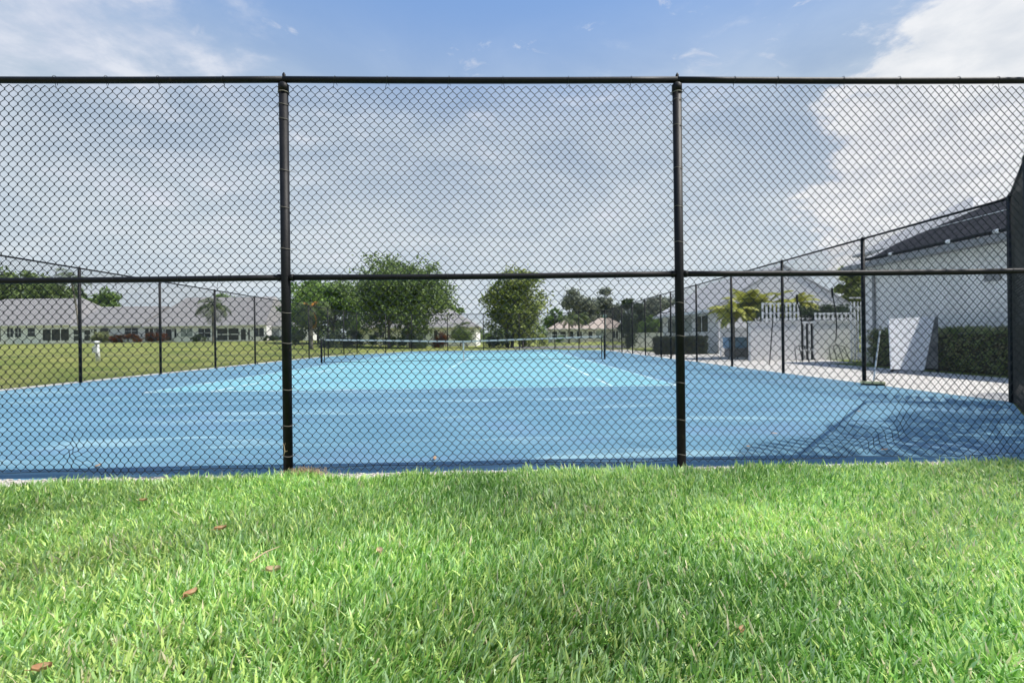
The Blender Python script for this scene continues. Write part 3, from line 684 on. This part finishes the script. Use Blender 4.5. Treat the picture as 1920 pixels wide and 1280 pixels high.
# ------------------------------------------------------------------ foliage
def leaves(centres, sig, n, size, mt, name, parent, aspect=.55, droop=0, up=.0):
    """n small folded leaf clumps gathered round the clump centres"""
    org = np.array(wloc(parent)) if parent is not None else np.zeros(3)
    centres = np.asarray(centres); sig = np.asarray(sig)
    k = rng.integers(0, len(centres), n)
    p = centres[k]+rng.normal(0, 1, (n, 3))*sig[k][:, None]*np.array([1, 1, .75])
    p[:, 2] -= droop*np.abs(rng.normal(0, 1, n))*sig[k]
    d = rng.normal(0, 1, (n, 3)); d[:, 2] *= .7; d /= np.linalg.norm(d, axis=1, keepdims=True)
    e = np.cross(d, rng.normal(0, 1, (n, 3))); e /= np.linalg.norm(e, axis=1, keepdims=True)+1e-9
    s = size*rng.uniform(.5, 1.35, n)[:, None]
    nn = np.cross(d, e)
    a, b, c, f = p-d*s, p+e*s*aspect+nn*s*.15, p+d*s, p-e*s*aspect+nn*s*.15
    V = np.stack([a, b, c, f], 1).reshape(-1, 3)-org
    idx = np.arange(n)[:, None]*4
    Fc = np.concatenate([idx+np.array([[0, 1, 2]]), idx+np.array([[0, 2, 3]])])
    return link(name, np_mesh(name, V, [Fc], mt), parent)
def tree(label, u0, u1, vt, vb, Y, mt, n, size, name='broadleaf_tree', trunks=1, nb=11, group='trees beyond the court', gap=.0, flat=.8, seed=1, vbase=None, lean=0, dense=1.0, fuzz=1.0):
    rr = random.Random(seed)
    xa, zt = ray(u0, vt, Y); xb, _ = ray(u1, vt, Y); _, zb = ray((u0+u1)/2, vb, Y); xc = (xa+xb)/2; g = gz(xc, Y)
    zb = max(zb, g+.3)
    W_, Hh = (xb-xa)/2, (zt-zb)/2; zc = (zt+zb)/2
    root = thing(name, label, 'tree', (xc, Y, g), group)
    blobs = []
    for i in range(nb):
        for _ in range(30):
            a = rr.uniform(-1, 1); c = rr.uniform(-1, 1); b = rr.uniform(-1, 1)
            if a**4+b*b+c**4*(.8 if c > 0 else 1.0) < 1 and abs(a)*max(c, 0) < .55: break
        blobs.append((Vector((xc+a*W_*.82, Y+b*W_*flat*.8, zc+c*Hh*.82)), rr.uniform(.30, .46)*min(W_, Hh*1.3)))
    cs, sg = [], []
    for c, r in blobs:
        for _ in range(int(14*dense)):
            d = Vector((rr.gauss(0, 1), rr.gauss(0, 1), rr.gauss(0, 1))).normalized()
            cs.append(c+Vector((d.x*r, d.y*r, d.z*r*.8))*rr.uniform(.55, 1.05)); sg.append(r*rr.uniform(.12, .26)*fuzz)
    lv = leaves(cs, sg, n, size, mt, 'crown', root)
    tr = MB(); R0 = max(.09, W_*.05)
    lb = MB()
    for t in range(trunks):
        bx = xc+(rr.uniform(-.35, .35)*W_ if trunks > 1 else rr.uniform(-.1, .1)); by = Y+rr.uniform(-.2, .2)*W_*(trunks > 1)
        top = Vector((bx+lean+rr.uniform(-.1, .1)*W_, by, zb+Hh*.9))
        mid = Vector((bx+rr.uniform(-.05, .05)*W_, by, g+(zb-g)*.6+.3))
        rad = R0*(1 if trunks == 1 else .62)
        tr.tube([(bx, by, g-.2), (bx, by, g+.15), mid, top], [rad*1.45, rad*1.05, rad*.85, rad*.3], 8)
        for c, r in blobs[t::trunks]:
            m0 = mid.lerp(top, rr.uniform(.15, .8)); mm = m0.lerp(c, .5)+Vector((0, 0, .08*r))
            lb.tube([m0, mm, c], [rad*.45, rad*.25, rad*.08], 5)
    tr.build('trunk', bark, root, smooth=True); lb.build('limbs', bark, root)
    return root
tree('broad dark green oak spreading above the net, the largest tree in view', 652, 846, 486, 624, 52, leaf_oak, 34000, .155, trunks=3, nb=46, fuzz=1.15, seed=3)
tree('bright green leafy tree left of the broad oak behind the orange palm', 532, 690, 529, 632, 60, leaf_bright, 21000, .17, trunks=2, nb=32, seed=5)
tree('green tree rising over the small low villa left of the near post', 478, 552, 560, 625, 92, leaf_bright, 13000, .27, nb=18, seed=6)
tree('upright yellow green tree with several slender trunks in the middle distance', 905, 1020, 510, 634, 50, leaf_yel, 17000, .15, trunks=5, nb=34, fuzz=1.5, seed=8)
tree('small leafy tree showing over the house roof right of the oak', 832, 868, 560, 612, 76, leaf_bright, 3000, .2, nb=7, seed=9)
tree('dusty grey green tree behind the tan roofed houses', 1055, 1120, 545, 622, 108, leaf_grey, 13000, .28, 'pine_tree', fuzz=1.9, nb=22, seed=12)
tree('low spreading green tree behind the left end of the tan houses', 1018, 1078, 582, 628, 116, leaf_bright, 7000, .26, nb=14, seed=31)
tree('broad dull green tree behind the palms by the tan houses', 1084, 1146, 566, 626, 120, leaf_oak, 9000, .28, nb=18, seed=33)
tree('pale grey tree behind the pool house corner', 1222, 1290, 566, 625, 96, leaf_grey, 8000, .25, 'pine_tree', fuzz=1.9, nb=16, seed=35)
tree('tall thin grey green tree between the tan houses and the dark one', 1118, 1165, 539, 622, 112, leaf_grey, 12000, .28, 'pine_tree', fuzz=1.9, nb=20, seed=14)
tree('dark dense tree at the end of the tan houses', 1158, 1212, 552, 638, 84, leaf_dark, 13000, .22, nb=20, seed=15)
tree('wispy grey tree above the far low white wall', 1200, 1256, 546, 628, 100, leaf_grey, 10000, .27, 'pine_tree', fuzz=1.9, nb=20, seed=17)
tree('rounded green tree behind the far low white wall', 1190, 1252, 595, 630, 60, leaf_bright, 4000, .15, nb=8, seed=19)
tree('tall dark green tree behind the far left villa roof', -70, 62, 500, 600, 112, leaf_oak, 22000, .36, nb=28, seed=21)
tree('mid green tree behind the tall thin palm on the left', 40, 155, 530, 605, 108, leaf_oak, 17000, .34, nb=24, seed=23)
tree('small pale green tree above the lower villa roof', 166, 236, 545, 600, 110, leaf_bright, 9000, .26, nb=9, seed=24)
tree('olive green tree between the pool house and the clubhouse', 1574, 1628, 487, 612, 29, leaf_yel, 12000, .10, nb=30, fuzz=1.8, seed=25)
tree('low far tree peeping over the tall villa roof', 400, 480, 553, 600, 118, leaf_bright, 8000, .27, nb=9, seed=27)
dk = thing('clipped_tree', 'very dark columnar clipped tree standing before the low white wall', 'tree', (X(1180, 41), 41, 0), 'trees beyond the court')
cxx = X(1178, 40.5); leaves([(cxx+random.uniform(-.35, .35), 40.5+random.uniform(-.3, .3), z) for z in np.linspace(.3, 3.0, 16)], [.22]*16, 4500, .07, leaf_dark, 'crown', dk)
MB().tube([(cxx, 40.5, -.1), (cxx, 40.5, 2.4)], [.12, .05], 7).build('trunk', bark, dk)

def shrub(label, u0, u1, vt, vb, Y, mt, n, size, name='shrub', group='garden shrubs', depth=None):
    xa, zt = ray(u0, vt, Y); xb, zb = ray(u1, vb, Y); xc = (xa+xb)/2; g = gz(xc, Y); h = max(zt-g, .3)
    root = thing(name, label, 'shrub', (xc, Y, g), group); W_ = (xb-xa)/2; dp = depth or min(W_, .9)
    cs = []; sg = []
    m_ = max(5, int(W_*7))
    for i in range(m_):
        a = random.uniform(-1, 1); cs.append((xc+a*W_*.85, Y+random.uniform(-1, 1)*dp*.7, g+h*random.uniform(.2, .88)*(1-.3*a*a))); sg.append(h*.14)
    leaves(cs, sg, n, size, mt, 'foliage', root)
    st = MB()
    for i in range(5):
        x = xc+random.uniform(-.5, .5)*W_; st.tube([(x, Y, g-.05), (x+random.uniform(-.1, .1), Y, g+h*.6)], [.03, .012], 5)
    st.build('stems', bark, root); return root
shrub('round olive shrub beside the standpipe in front of the villa', 172, 205, 618, 641, 78, leaf_hedge, 2500, .12)
shrub('long bed of dark red croton shrubs against the lower villa', 205, 272, 627, 641, 78.3, leaf_red, 4500, .12)
shrub('dark red brown shrub right of the croton bed', 272, 310, 622, 641, 78.3, leaf_red, 2200, .12)
shrub('low green planting under the pale curtained window', 496, 540, 628, 641, 80.5, leaf_dark, 2500, .11)
shrub('dark shrub at the foot of the orange palm', 545, 575, 620, 640, 55, leaf_dark, 2200, .1)
shrub('dark shrub in front of the villa beside the white door', 360, 395, 628, 641, 78.8, leaf_dark, 1500, .1)
for i, (a, b, c, lab, mt) in enumerate([(592, 640, 618, 'dark shrub bed left of the oak trunks', leaf_dark), (642, 690, 622, 'dark shrub bed under the left side of the oak', leaf_dark), (692, 742, 624, 'low dark shrub between the oak trunks', leaf_oak), (745, 800, 625, 'low dark shrub under the right side of the oak', leaf_dark),
        (812, 850, 620, 'brownish shrub in front of the grey hip roofed house', leaf_red), (851, 884, 616, 'green shrub by the house corner right of the oak', leaf_oak), (900, 960, 612, 'dark rounded shrub at the foot of the slender trunks', leaf_dark), (962, 1028, 618, 'loose green shrub right of the slender trunks', leaf_yel)]):
    shrub(lab, a, b, c, 640, 49+ (i % 3)*2.5, mt, 3000, .085)
shrub('broad leaved bush at the far corner of the pool path', 1040, 1060, 628, 642, 88, leaf_bright, 900, .11)

lp = thing('shrub', 'added dark leaf mass standing in for shade behind the picket lattice of the pool wall', 'shrub', (X(1500, 19.7), 19.7, 0), 'garden shrubs')  # leaves added for the dark shade showing between the lattice pickets
leaves([(random.uniform(X(1428, 19.7), X(1606, 19.7)), 19.7+random.uniform(-.2, .3), random.uniform(1.0, 2.15)) for _ in range(160)], [.11]*160, 9000, .06, leaf_dark, 'foliage', lp)
_m = MB()
for _x in np.linspace(X(1435, 19.7), X(1600, 19.7), 9): _m.tube([(_x, 19.75, -.05), (_x+.05, 19.75, 1.9)], [.03, .01], 5)
_m.build('stems', bark, lp)
def hedge(label, x0, x1, y0, y1, h, n, size, mt):
    root = thing('hedge', label, 'hedge', ((x0+x1)/2, (y0+y1)/2, 0), 'clipped hedges beside the path')
    MB().box(x0+.12, x1-.12, y0+.12, y1-.12, 0, h-.14).build('branch_core', mat('hedge core', (.03, .035, .018), .95, var=(.07, .06, .035), vscale=8, bump=1, bscale=12), root)
    cs = []; A_ = [(x1-x0)*(y1-y0), 2*(x1-x0)*h, 2*(y1-y0)*h]; S_ = sum(A_)
    for i in range(int(n/14)):
        r = random.random()*S_
        if r < A_[0]: cs.append((random.uniform(x0, x1), random.uniform(y0, y1), h-.05+random.gauss(0, .02)))
        elif r < A_[0]+A_[1]: cs.append((random.uniform(x0, x1), random.choice((y0+.06, y1-.06)), random.uniform(.05, h)))
        else: cs.append((random.choice((x0+.06, x1-.06)), random.uniform(y0, y1), random.uniform(.05, h)))
    leaves(cs, [.055]*len(cs), n, size, mt, 'foliage', root)
hedge('long clipped green hedge along the clubhouse wall behind the folded table', 11.7, 12.5, 5.2, 15.4, 1.12, 42000, .032, leaf_hedge)
hedge('short dark clipped hedge under the pool house windows', 8.3, 11.0, 26.0, 26.9, .95, 14000, .045, mat('dark hedge leaf', (.03, .045, .02), .6, var=(.075, .09, .04), vscale=3, trans=.2))

def palm(label, u, vc, vb, Y, L, n, mt, seed=1, lean=0, droop=1.0, name='palm_tree', group='palms', odd=None, tr=.13, twist=0, pos=None, leafw=.05, top=None, nleaf=17):
    rr = random.Random(seed)
    if pos: x, z = pos
    else: x, z = ray(u, vc, Y)
    bx = x+lean; g = gz(bx, Y) if Y > 5 else 0
    root = thing(name, label, 'palm', (bx, Y, g), group)
    pts = [(bx+(x-bx)*t**1.6, Y, g-.1+(z-g+.1)*t) for t in np.linspace(0, 1, 9)]
    MB().tube(pts, [tr*(1.35-.45*t) if t < .12 else tr*(1.1-.35*t) for t in np.linspace(0, 1, 9)], 9).build('trunk', palm_bark, root, smooth=True)
    for i in range(n):
        az = 2.4*i+rr.uniform(-.3, .3)+twist; el = rr.uniform(-.25, 1.15)*(1 if i % 3 else .6); l = L*rr.uniform(.8, 1.1)
        if odd and i in odd[0]: q = odd[0].index(i); az, el, l = ((.2, -.75, L*.85), (1.2, 1.45, L*.5), (3.6, 1.35, L*.45))[q]
        m_ = MB(); P = []; p = Vector((x, Y, z)); seg = 9; ang = el
        for k in range(seg+1):
            P.append(p.copy()); ang -= droop*(.10+.22*k/seg); p = p+Vector((math.cos(az)*math.cos(ang), math.sin(az)*math.cos(ang), math.sin(ang)))*(l/seg)
        m_.tube(P, [.022*(1-.85*k/seg)*L/2 for k in range(seg+1)], 4)
        side = Vector((-math.sin(az), math.cos(az), 0))
        nl = nleaf
        for k in range(2, nl):
            t = k/nl*seg; a = int(min(t, seg-1)); c = P[a].lerp(P[a+1], t-a); dr = (P[a+1]-P[a]).normalized()
            ll = l*.24*math.sin(math.pi*min(1, .16+.86*k/nl))+.04*l
            for s in (-1, 1):
                tip = c+(side*s*.8+dr*.55+Vector((0, 0, -.30-.35*rr.random()*droop)))*ll; w = dr*(leafw*L/2)
                md = c.lerp(tip, .5)+Vector((0, 0, .05*ll))
                m_.add([c-w*.6, c+w*.6, md+w, tip, md-w], [(0, 1, 2, 4), (4, 2, 3)])
        mm = odd[1] if odd and i in odd[0] else mt
        o = m_.build('frond', mm, root)
        if odd and i in odd[0]: o['label'] = 'dying orange frond'
    return root
palm('palm with drooping fronds in front of the tall grey villa', 398, 572, 640, 62, 3.3, 15, leaf_palm, 3, droop=1.15, lean=.1, leafw=.035)
palm('tall thin leaning palm rising over the far left villas', 133, 522, 640, 66, 3.2, 16, leaf_palm, 4, lean=1.1, droop=1.1, tr=.12, leafw=.035)
palm('palm with dying orange fronds left of the net', 583, 578, 640, 44, 2.7, 18, leaf_palm, 5, droop=1.2, leafw=.035, odd=((3, 8, 12), leaf_orange), tr=.15)
palm('dark green palm in front of the tan house, left of its twin', 1067, 596, 640, 74, 2.6, 18, leaf_palm, 7, droop=.9, tr=.14)
palm('dark green palm in front of the tan house, right of its twin', 1086, 592, 640, 76, 2.6, 18, leaf_palm, 9, droop=.9, tr=.14)
palm('small palm beside the grey hip roofed house', 864, 612, 640, 58, 1.5, 14, leaf_palm, 10, droop=1.0, tr=.1)
GY = 'yellow palms above the pool wall'
for i, (u, v, L, lab) in enumerate([(1375, 570, 1.15, 'leftmost yellow palm above the low pool wall'), (1402, 560, 1.5, 'largest yellow palm beside the lattice panel'), (1438, 558, 1.25, 'yellow palm behind the left of the lattice panel'), (1492, 556, 1.2, 'yellow palm behind the right end of the lattice panel')]):
    palm(lab, u, v+14, 640, 20.6+.5*(i % 2), L, 26, leaf_palm_y, 30+i, droop=.7, tr=.06, group=GY, leafw=.045, nleaf=30)
# tree and palm outside the right picture edge that shade the near corner of the court
palm('tall green palm outside the angled corner fence, casting the court shade', 0, 0, 0, 3.9, 2.7, 14, leaf_palm, 41, pos=(9.1, 6.7), droop=.8, tr=.16, leafw=.035)
palm('second green palm outside the angled corner fence, nearer the clubhouse', 0, 0, 0, 5.5, 2.6, 13, leaf_palm, 42, pos=(11.0, 5.9), droop=.8, tr=.16, leafw=.035)
# far off wood closing the horizon
cs = [(x+random.uniform(-3, 3), 165+random.uniform(-6, 6), gz(x, 165)+random.uniform(.5, 5.0+2.0*math.sin(x*.09)+1.5*math.sin(x*.23))) for x in np.linspace(-230, 230, 700)]
wd = leaves(cs, [1.3]*len(cs), 30000, .55, leaf_oak, 'distant_wood', None); tag(wd, 'low dark far wood along the horizon behind the houses', 'trees', kind='stuff')

# ------------------------------------------------------------------ foreground
# soil under the grass, shell strip along the fence foot
def gedge(x): return front_y(x)-.15-.03*max(0, min(1, (x-1.3)*2))+.03*math.sin(x*3.1+1)+.03*math.sin(x*7.3)+.02*math.sin(x*15.1)+(.03 if x > 1 else 0)-(.17*max(0, min(1, (-x-2.9)/.8)))
sheet('soil', [(-9, -3), (9, -3), (9, 3.9), (4.3, 3.55), (-9, 3.45)], -.003, thatch)
o = sheet('shell_strip', [(-7.8, front_y(-7.8)-.42), (4.3, front_y(4.3)-.24), (4.3, front_y(4.3)+.03), (-7.8, front_y(-7.8)+.03)], .002, shell_m)
pbv = MB(); ico = [(0,0,1),(.89,0,.45),(.28,.85,.45),(-.72,.53,.45),(-.72,-.53,.45),(.28,-.85,.45),(.72,.53,-.45),(-.28,.85,-.45),(-.89,0,-.45),(-.28,-.85,-.45),(.72,-.53,-.45),(0,0,-1)]
icf = [(0,1,2),(0,2,3),(0,3,4),(0,4,5),(0,5,1),(1,6,2),(2,7,3),(3,8,4),(4,9,5),(5,10,1),(2,6,7),(3,7,8),(4,8,9),(5,9,10),(1,10,6),(6,11,7),(7,11,8),(8,11,9),(9,11,10),(10,11,6)]
for i in range(4200):
    x = random.uniform(-5.6, 4.2); y = random.uniform(gedge(x)-.06, front_y(x)+.035); r = random.uniform(.004, .013)
    pbv.add([(x+a*r*random.uniform(.8, 1.4), y+b*r*random.uniform(.8, 1.3), .004+r*.3+c*r*.5) for a, b, c in ico], icf)
tag(pbv.build('shell_gravel', shell_m), 'loose white shell gravel along the foot of the near fence', 'gravel', kind='stuff')

# grass blades
def grass(n, region, name, lmin, lmax, wmin, wmax, label):
    y0, y1 = region
    y = rng.uniform(y0, y1, n*3) ; x = rng.uniform(-1, 1, n*3)*(1.18*y1+.9)
    keep = np.abs(x) < 1.18*y+.9; x, y = x[keep][:n], y[keep][:n]
    ge = np.vectorize(gedge)(x)
    k = y < ge+rng.normal(0, .03, len(y)); x, y = x[k], y[k]; n = len(x)
    # clumpiness: density waves
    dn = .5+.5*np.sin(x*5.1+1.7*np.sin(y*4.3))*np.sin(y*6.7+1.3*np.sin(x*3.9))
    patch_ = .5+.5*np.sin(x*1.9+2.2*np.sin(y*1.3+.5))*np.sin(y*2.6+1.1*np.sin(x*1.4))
    L = rng.uniform(lmin, lmax, n)*(.8+.35*dn); L *= np.where(y > gedge(0)-.35, 1.1, 1)
    wd = rng.uniform(wmin, wmax, n)
    az = rng.uniform(0, 2*math.pi, n)
    # main lie of the turf: leaning to the upper right of the picture
    lx = np.cos(az)*.62+.34+.18*np.sin(x*2.3+y); ly = np.sin(az)*.75+.22*np.cos(x*1.7-y*2)
    lean = rng.uniform(.2, 1.35, n); nrm_ = np.hypot(lx, ly)+1e-6; lx, ly = lx/nrm_, ly/nrm_
    fa = rng.uniform(0, math.pi, n); wx, wy = np.cos(fa), np.sin(fa)
    wx = -ly*.75+wx*.45; wy = lx*.75+wy*.45; wn = np.hypot(wx, wy)+1e-6; wx, wy = wx/wn, wy/wn
    tw = rng.normal(0, .35, n)
    pts = []; cx, cyy, cz = x.copy(), y.copy(), np.full(n, -.004); a = lean*.62
    prof = (.75, 1.0, .82)
    curve = rng.uniform(.05, .34, n)
    for s in range(3):
        hw = wd*prof[s]/2
        pts.append(np.stack([cx-wx*hw, cyy-wy*hw, cz-tw*hw], -1)); pts.append(np.stack([cx+wx*hw, cyy+wy*hw, cz+tw*hw], -1))
        st = L*(.36, .36, .28)[s]; cx = cx+lx*np.sin(a)*st; cyy = cyy+ly*np.sin(a)*st; cz = cz+np.cos(a)*st; a = a+curve
    pts.append(np.stack([cx, cyy, cz], -1))
    V = np.stack(pts, 1).reshape(-1, 3)
    b = np.arange(n)[:, None]*7
    Q = np.concatenate([b+np.array([[0, 1, 3, 2]]), b+np.array([[2, 3, 5, 4]])]); T = b+np.array([[4, 5, 6]])
    # blade colours: fresh, bluish, yellowed, straw
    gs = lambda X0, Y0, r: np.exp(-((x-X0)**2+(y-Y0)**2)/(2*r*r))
    pale = np.clip(gs(2.1, 2.3, .33)+gs(1.35, 2.55, .25)*.8+gs(-2.1, 2.2, .45)*.8+gs(2.9, 2.75, .3)*.6+gs(-1.1, 1.5, .3)*.5, 0, 1); tree_shade = np.clip(gs(-.2, 3.15, .33)+gs(.95, 1.75, .4)*.8+gs(1.5, 3.2, .4)*.5, 0, 1)  # sunlit, partly bleached patches and soft tree shade tinted into the blades
    u = np.clip(rng.random(n)+.22*pale-.30*tree_shade, 0, 1); c = np.empty((n, 4)); c[:, 3] = 1
    fresh = np.array([.38, .64, .14]); blue = np.array([.54, .72, .40]); yel = np.array([.62, .78, .24]); dry = np.array([.78, .70, .46]); deep = np.array([.15, .33, .05])
    t = rng.random(n)[:, None]
    c[:, :3] = fresh*(1-t)+blue*t
    k2 = u > .72; c[k2, :3] = yel; k3 = u < .26; c[k3, :3] = deep
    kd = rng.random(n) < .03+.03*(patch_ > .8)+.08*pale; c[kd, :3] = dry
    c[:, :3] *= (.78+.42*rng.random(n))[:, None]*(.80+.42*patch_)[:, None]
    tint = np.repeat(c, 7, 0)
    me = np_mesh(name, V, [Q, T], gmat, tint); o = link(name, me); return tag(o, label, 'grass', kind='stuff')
gmat = mat('grass blade', (1, 1, 1), .38, trans=.45, attr=True, spec=.45)
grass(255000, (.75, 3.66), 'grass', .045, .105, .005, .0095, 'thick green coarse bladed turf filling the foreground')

# debris in the grass
def gpt(u, v):  # point on the grass tops seen at the pixel
    a = (v-(V0-.0124*(u-960)))/F; Y = (CAMH-.075)/a; return ray(u, v, Y)[0], Y
def leafobj(u, v, s, label, az, mt=dry_leaf, z=.062, curl=1.1):
    x, y = gpt(u, v); o = thing('fallen_leaf', label, 'leaf', (x, y, z), 'dry leaves fallen on the grass')
    m_ = MB(); N = 8
    rows = []
    for i in range(N+1):
        t = i/N; w = s*.32*math.sin(math.pi*min(1, t*.94+.03))**.8; cxl = (t-.5)*s
        for k in (-1, -.4, .4, 1): rows.append((cxl, k*w, curl*s*(.25*abs(k)**2+.3*(t-.5)**2)+random.uniform(-.02, .02)*s))
    ca, sa = math.cos(az), math.sin(az)
    rows = [(x+a*ca-b*sa, y+a*sa+b*ca, z+c) for a, b, c in rows]
    m_.add(rows, [(i*4+k, (i+1)*4+k, (i+1)*4+k+1, i*4+k+1) for i in range(N) for k in range(3)])
    m_.build('blade', mt, o, smooth=True); MB().tube([rows[1], (rows[1][0]-ca*s*.3, rows[1][1]-sa*s*.3, z+.01)], .0012, 5).build('stalk', mt, o)
leafobj(357, 1105, .055, 'orange brown leaf lying alone at the lower left of the grass', 1.2)
leafobj(512, 1062, .06, 'pale tan curled leaf just below the dry twig', .1, straw)
leafobj(413, 985, .055, 'small reddish leaf in the grass above the dry twig', .6)
leafobj(712, 1028, .05, 'small tan leaf right of the dry twig', 2.0, straw)
leafobj(78, 1240, .05, 'small brown leaf in the bottom left corner', .3)
leafobj(268, 932, .045, 'brown leaf near the fence on the left', .2)
leafobj(1392, 1178, .035, 'tiny brown leaf at the lower right of the grass', .9)
LL = ['dry leaf on the court close to the fence foot in the left bay', 'dry leaf on the court by the fence foot just right of the left near post', 'dry leaf close to the fence foot in the middle of the centre bay', 'dry leaf on the court at the left end of the palm shade', 'dry leaf inside the palm shade, middle of the right bay', 'dry leaf in the palm shade close to the fence foot', 'dry leaf on sunlit court just above the tip of the palm shade', 'dry leaf on open blue court in the left bay well inside', 'dry leaf at the far right of the shade']
for i, (x, y) in enumerate([(-3.4, 4.02), (-.62, 4.1), (.35, 3.98), (2.2, 4.35), (2.75, 4.9), (3.3, 4.15), (1.9, 5.3), (-2.6, 5.6), (4.6, 6.2)]):
    o = thing('fallen_leaf', LL[i], 'leaf', (x, y, .01), 'dry leaves on the court near the fence')
    s_ = random.uniform(.03, .05); a = random.uniform(0, 6)
    q = [(-1, 0, .0), (-.3, .38, .25), (.5, .3, .2), (1, 0, .35), (.5, -.3, .1), (-.3, -.38, .2)]
    MB().add([(x+(p*math.cos(a)-r*math.sin(a))*s_, y+(p*math.sin(a)+r*math.cos(a))*s_, .012+z*s_) for p, r, z in q], [(0, 1, 5), (1, 2, 4, 5), (2, 3, 4)]).build('blade', dry_leaf, o)
x0, y0 = gpt(468, 1054); x1, y1 = gpt(524, 1027)
tw = thing('twig', 'thin dry pale twig lying in the grass', 'twig', (x0, y0, .08))
MB().tube([(x0, y0, .082), ((x0+x1)/2, (y0+y1)/2+.01, .092), (x1, y1, .088)], [.0035, .003, .0015], 6).build('stem', straw, tw)
MB().tube([((x0+x1)/2, (y0+y1)/2+.01, .092), ((x0+x1)/2+.03, (y0+y1)/2-.03, .085)], [.002, .001], 5).build('side_shoot', straw, tw)
dg = thing('dead_grass_clump', 'heap of dead straw at the foot of the left near post', 'dead grass', (-1.55, front_y(-1.5)-.05, 0))
st = MB()
for i in range(260):
    x = -1.52+random.gauss(0, .07); y = front_y(x)-.05+random.gauss(0, .03); a = random.uniform(0, 6.28); l = random.uniform(.03, .08)
    st.tube([(x, y, .02), (x+math.cos(a)*l*.6, y+math.sin(a)*l*.5, .03+random.uniform(0, .05)), (x+math.cos(a)*l, y+math.sin(a)*l*.8, .02+random.uniform(-.01, .03))], .0014, 3, False)
st.build('straw', straw, dg)['kind'] = 'stuff'
gp_ = thing('gecko_mark', 'pale dried weed sprig clinging to the left near post', 'weed', (-1.67, front_y(-1.67)-.036, .2))
yy = front_y(-1.67)-.0365
MB().tube([(-1.69, yy, .165), (-1.678, yy-.003, .20), (-1.683, yy-.003, .235), (-1.674, yy-.002, .262)], [.002, .003, .002, .001], 5).tube([(-1.679, yy-.003, .195), (-1.66, yy-.001, .203)], .0015, 5).tube([(-1.682, yy-.003, .232), (-1.693, yy-.001, .262)], .0015, 5).build('stem', straw, gp_)
gp_.name = 'dried_weed'

S.render.engine = 'CYCLES'
